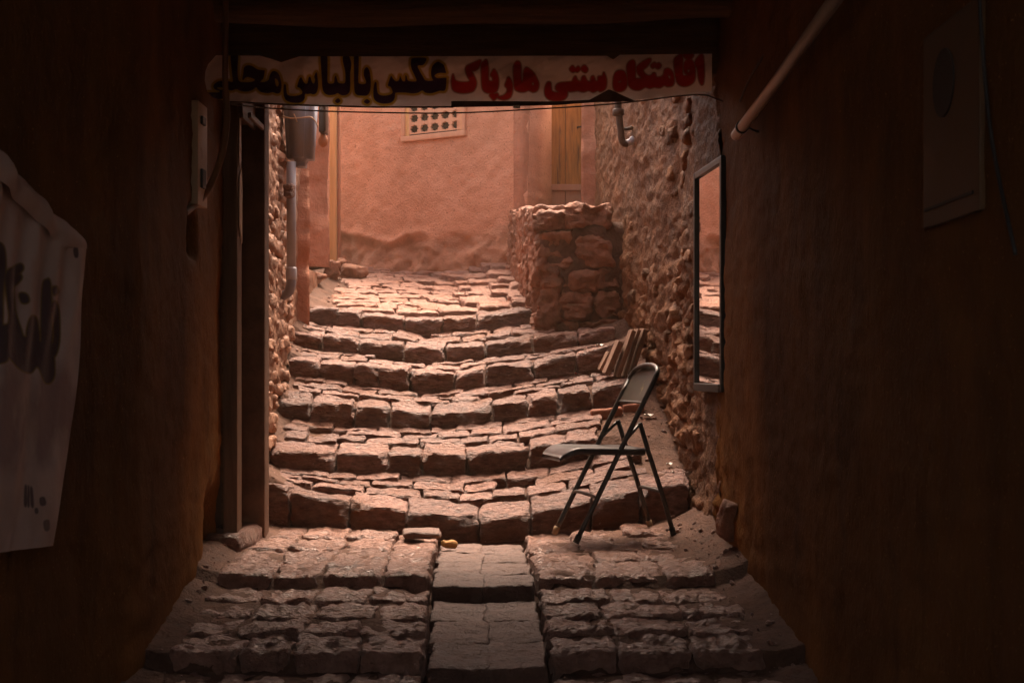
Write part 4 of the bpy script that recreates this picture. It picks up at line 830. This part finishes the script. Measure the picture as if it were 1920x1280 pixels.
# seat: pressed steel pan with a rolled front and a turned-down rim
m = MB(); na, nw = 34, 22; V = []
aa = np.linspace(-0.068, 0.325, na); 
prof = []                                                # around: underside rim -> top -> rim
ws = [(-0.004, -0.030), (-0.010, -0.026), (-0.011, -0.010), (-0.006, -0.001)]
row = ws+[(w_, 0.0) for w_ in np.linspace(0.006, WD-0.006, 14)]+[(WD-a, b) for a, b in ws[::-1]]
for i, a in enumerate(aa):
    sfr = (a+0.068)/0.393; roll = -0.045*max(0, 1-sfr/0.22)**2; inset = 0.035*max(0, 1-sfr/0.12)**2+0.03*max(0, (sfr-0.85)/0.15)**2; dishz = 0.018*(1-sfr)*0.6
    for w_, h_ in row:
        uu = w_/WD; ww = inset+uu*(WD-2*inset); dish = -0.012*math.sin(math.pi*np.clip(uu, 0, 1))*math.sin(math.pi*min(1, sfr*1.1))
        V.append(C(a, ww, 0.397+dishz+roll+dish+h_*(1 if sfr > 0.05 else 0.6)))
nr = len(row); m.add([tuple(v) for v in V], grid_faces(na, nr, True))
m.f.append(tuple(range(nr))); m.f.append(tuple((na-1)*nr+i for i in range(nr))[::-1])
seat = m.build('seat', M_SEAT, ch)
# back panel between the bars
m = MB(); nn_ = 24; V = []
for i in range(nn_):
    s_ = i/(nn_-1); t = 0.795+s_*0.205
    for j in range(17):
        uu = j/16; g = 0.93; lim = 1.0
        tt_ = 0.795+s_*((0.93+math.sin(math.pi*min(1, max(0, uu)))**0.6*0.075/0.845)-0.795)
        bow = 0.022*math.sin(math.pi*uu)
        V.append((uu, tt_, bow))
fr = [C(0.385*t+b+0.002, u*WD, 0.752*t-0.002) for u, t, b in V]; bk = [C(0.385*t+b-0.004, u*WD, 0.752*t-0.002) for u, t, b in V]
m.add([tuple(v) for v in fr], grid_faces(nn_, 17)); m.add([tuple(v) for v in bk], grid_faces(nn_, 17, True)); m.build('backrest', M_BACK, ch)
m = MB(); tube(m, bez([C(0.385*0.795+b, u*WD, 0.752*0.795) for u, b in ((0, 0), (0.25, 0.0155), (0.5, 0.022), (0.75, 0.0155), (1, 0))]), 0.006, 8); m.build('backrest_rim', M_CHAIR, ch)

# ------------------------------------------------------------------ boards leaning together beside the stairs
cz = lambda a: 1000+a/2.667; cy = lambda a: 580+a/2.667
Db = 7.86
BRD = [((338, 305), (385, 215), 24, 8.02, 'thin low board at the left end of the leaning stack by the chair'), ((372, 325), (442, 160), 44, 7.84, 'short thick board second from the left in the leaning stack'),
       ((424, 342), (505, 105), 34, 7.82, 'tall board in the middle of the leaning stack beside the stairs'), ((458, 340), (532, 100), 26, 7.86, 'narrow tall board second from the right in the leaning stack'), ((490, 330), (565, 98), 34, 7.90, 'tall board at the right end of the leaning stack by the wall')]
for (a0, b0), (a1, b1), wdt, D, lb in BRD:
    A = P(cz(a0), cy(b0), D); B = P(cz(a1), cy(b1), D); ln = (B-A).length; ang = math.atan2(B.x-A.x, B.z-A.z); th = 0.70*wdt/2.667/F*D
    m = MB(); Mx = Matrix.Translation(A) @ Matrix.Rotation(ang, 4, 'Y') @ Matrix.Rotation(0.10, 4, 'Z')
    box(m, (-th/2, 0, 0), (th/2, random.uniform(0.10, 0.13), ln), 0.004, Mx); V = m.v[0]; m.v[0] = V+0.003*fbm(V*30, 7, 2)[:, None]
    tag(m.build('board', M_TILE, smooth=False, origin=A), lb, 'board', 'boards leaning in a stack by the right wall')
for px, py, D, sz, lb in ((1137, 776, 7.62, (0.165, 0.1, 0.065), 'red brick lying against the third step behind the chair'), (1187, 768, 7.66, (0.12, 0.1, 0.065), 'red brick behind the backrest of the chair')):
    m = MB(); c = P(px, py, D); stone(m, c, sz, (0, -0.10, 0.05), rough=0.004, k=14, jit=0.04, res=0.012); tag(m.build('brick', M_BRICK, origin=c), lb, 'brick', 'bricks beside the stairs')
m = MB(); c = P(1229, 634, 8.1); stone(m, c, (0.05, 0.08, 0.09), (0, 0.1, 0), rough=0.007, k=5, res=0.012); tag(m.build('rock', M_PAVE, origin=c), 'pale rounded stone behind the leaning boards', 'rock')
# broken tile left on the edge of the paving, litter
m = MB(); c = P(790, 1002, 6.45); c.z = CZ-0.748; stone(m, c, (0.17, 0.20, 0.035), (0.0, 0, 0.1), rough=0.004, k=12, jit=0.05, res=0.012)
tag(m.build('tile', M_SLAB, origin=c), 'loose flat tile on the paving edge beside the gutter', 'tile')
M_OCH = mat('ochre_rag', (0.34, 0.17, 0.05), (0.45, 0.24, 0.08), 20, (0.7, 0.9), 0.4, 60, 0.004, 0.3)
m = MB(); c = P(842, 1030, 6.35); c.z = CZ-0.785; stone(m, c, (0.075, 0.05, 0.035), (0.2, 0.1, 0.4), rough=0.010, k=3, jit=0.25, res=0.007)
tag(m.build('crumpled_wrapper', M_OCH, origin=c), 'small orange crumpled wrapper in the gutter corner', 'litter')
def scrap(px, D, w_, lb, mm=M_WHITE, nm='paper_scrap'):
    x = X_(px, D); g = max(ground_z(x, D), 0)+0.006; n = 5; V = []
    for i in range(n):
        for j in range(n): V.append((x+(i/4-.5)*w_+random.uniform(-.003, .003), D+(j/4-.5)*w_*0.8, g+0.012+0.006*math.sin(i*1.7+j)))
    m = MB(); m.add(V, grid_faces(n, n)); V2 = [(a, b, c-0.0015) for a, b, c in V]; m.add(V2, grid_faces(n, n, True)); tag(m.build(nm, mm, origin=(x, D, g)), lb, 'litter')
scrap(1216, 7.55, 0.045, 'white paper scrap on the soil behind the chair back'); scrap(1255, 7.0, 0.03, 'white paper scrap on the soil bank near the right wall'); scrap(1265, 6.86, 0.026, 'small white scrap on the first step by the right wall')
M_REDP = mat('red_scrap', (0.5, 0.04, 0.04), (0.6, 0.07, 0.06), 20, (0.6, 0.8), 0.1, 60, 0.002, 0.3)
scrap(1125, 8.3, 0.04, 'white paper scrap on the fourth step above the boards'); scrap(1080, 8.2, 0.045, 'bright red scrap on the edge of the fourth step', M_REDP, 'plastic_scrap')

# rubble on the loose soil
m = MB()
for i in range(380):
    if i < 190: D = random.uniform(4.3, 8.0); x = float(xr(D))-abs(random.gauss(0, 0.12))-0.02
    elif i < 270: D = random.uniform(4.2, 9.2); x = float(xl(D))+abs(random.gauss(0, 0.07))+0.02
    else: D = random.uniform(9.5, 11.2); x = float(xl(D))+0.1+abs(random.gauss(0, 0.12))
    s = random.choice((0.004, 0.005, 0.006, 0.007, 0.009, 0.012, 0.020)); g = ground_z(x, D)
    stone(m, (x, D, g+s*0.2), (s*random.uniform(0.8, 1.5), s, s*0.8), (random.random(), random.random(), random.random()*3), rough=s*0.12, k=3.5, jit=0.25, res=s/3)
tag(m.build('pebbles', M_PAVE), kind='stuff', label='loose pebbles and crumbs of soil along the wall foots', cat='pebbles')
m = MB()
for px, py, D, sz in ((1398, 975, 5.6, (0.07, 0.1, 0.16)),):
    c = P(px, py, D); c.x = float(xr(D))-0.04; stone(m, c, sz, (0.1, 0.15, 0.3), rough=0.01, k=4, jit=0.15, res=0.014)
tag(m.build('rock', M_BLOCK, origin=c), 'pointed rock leaning at the foot of the right passage wall', 'rock')

# ------------------------------------------------------------------ thin warm haze volume added to soften contrast and lift the dark tones
hz = bpy.data.materials.new('haze'); hz.use_nodes = True; N = hz.node_tree.nodes; L = hz.node_tree.links; N.clear()
vo = N.new('ShaderNodeVolumePrincipled'); vo.inputs['Color'].default_value = (1.0, 0.72, 0.50, 1); vo.inputs['Density'].default_value = 0.005; vo.inputs['Anisotropy'].default_value = 0.2
ou = N.new('ShaderNodeOutputMaterial'); L.new(vo.outputs[0], ou.inputs['Volume'])
m = MB(); box(m, (-6, -8, -2.5), (6, 16, CZ+3.4), 0); tag(m.build('haze', hz, smooth=False), kind='stuff')
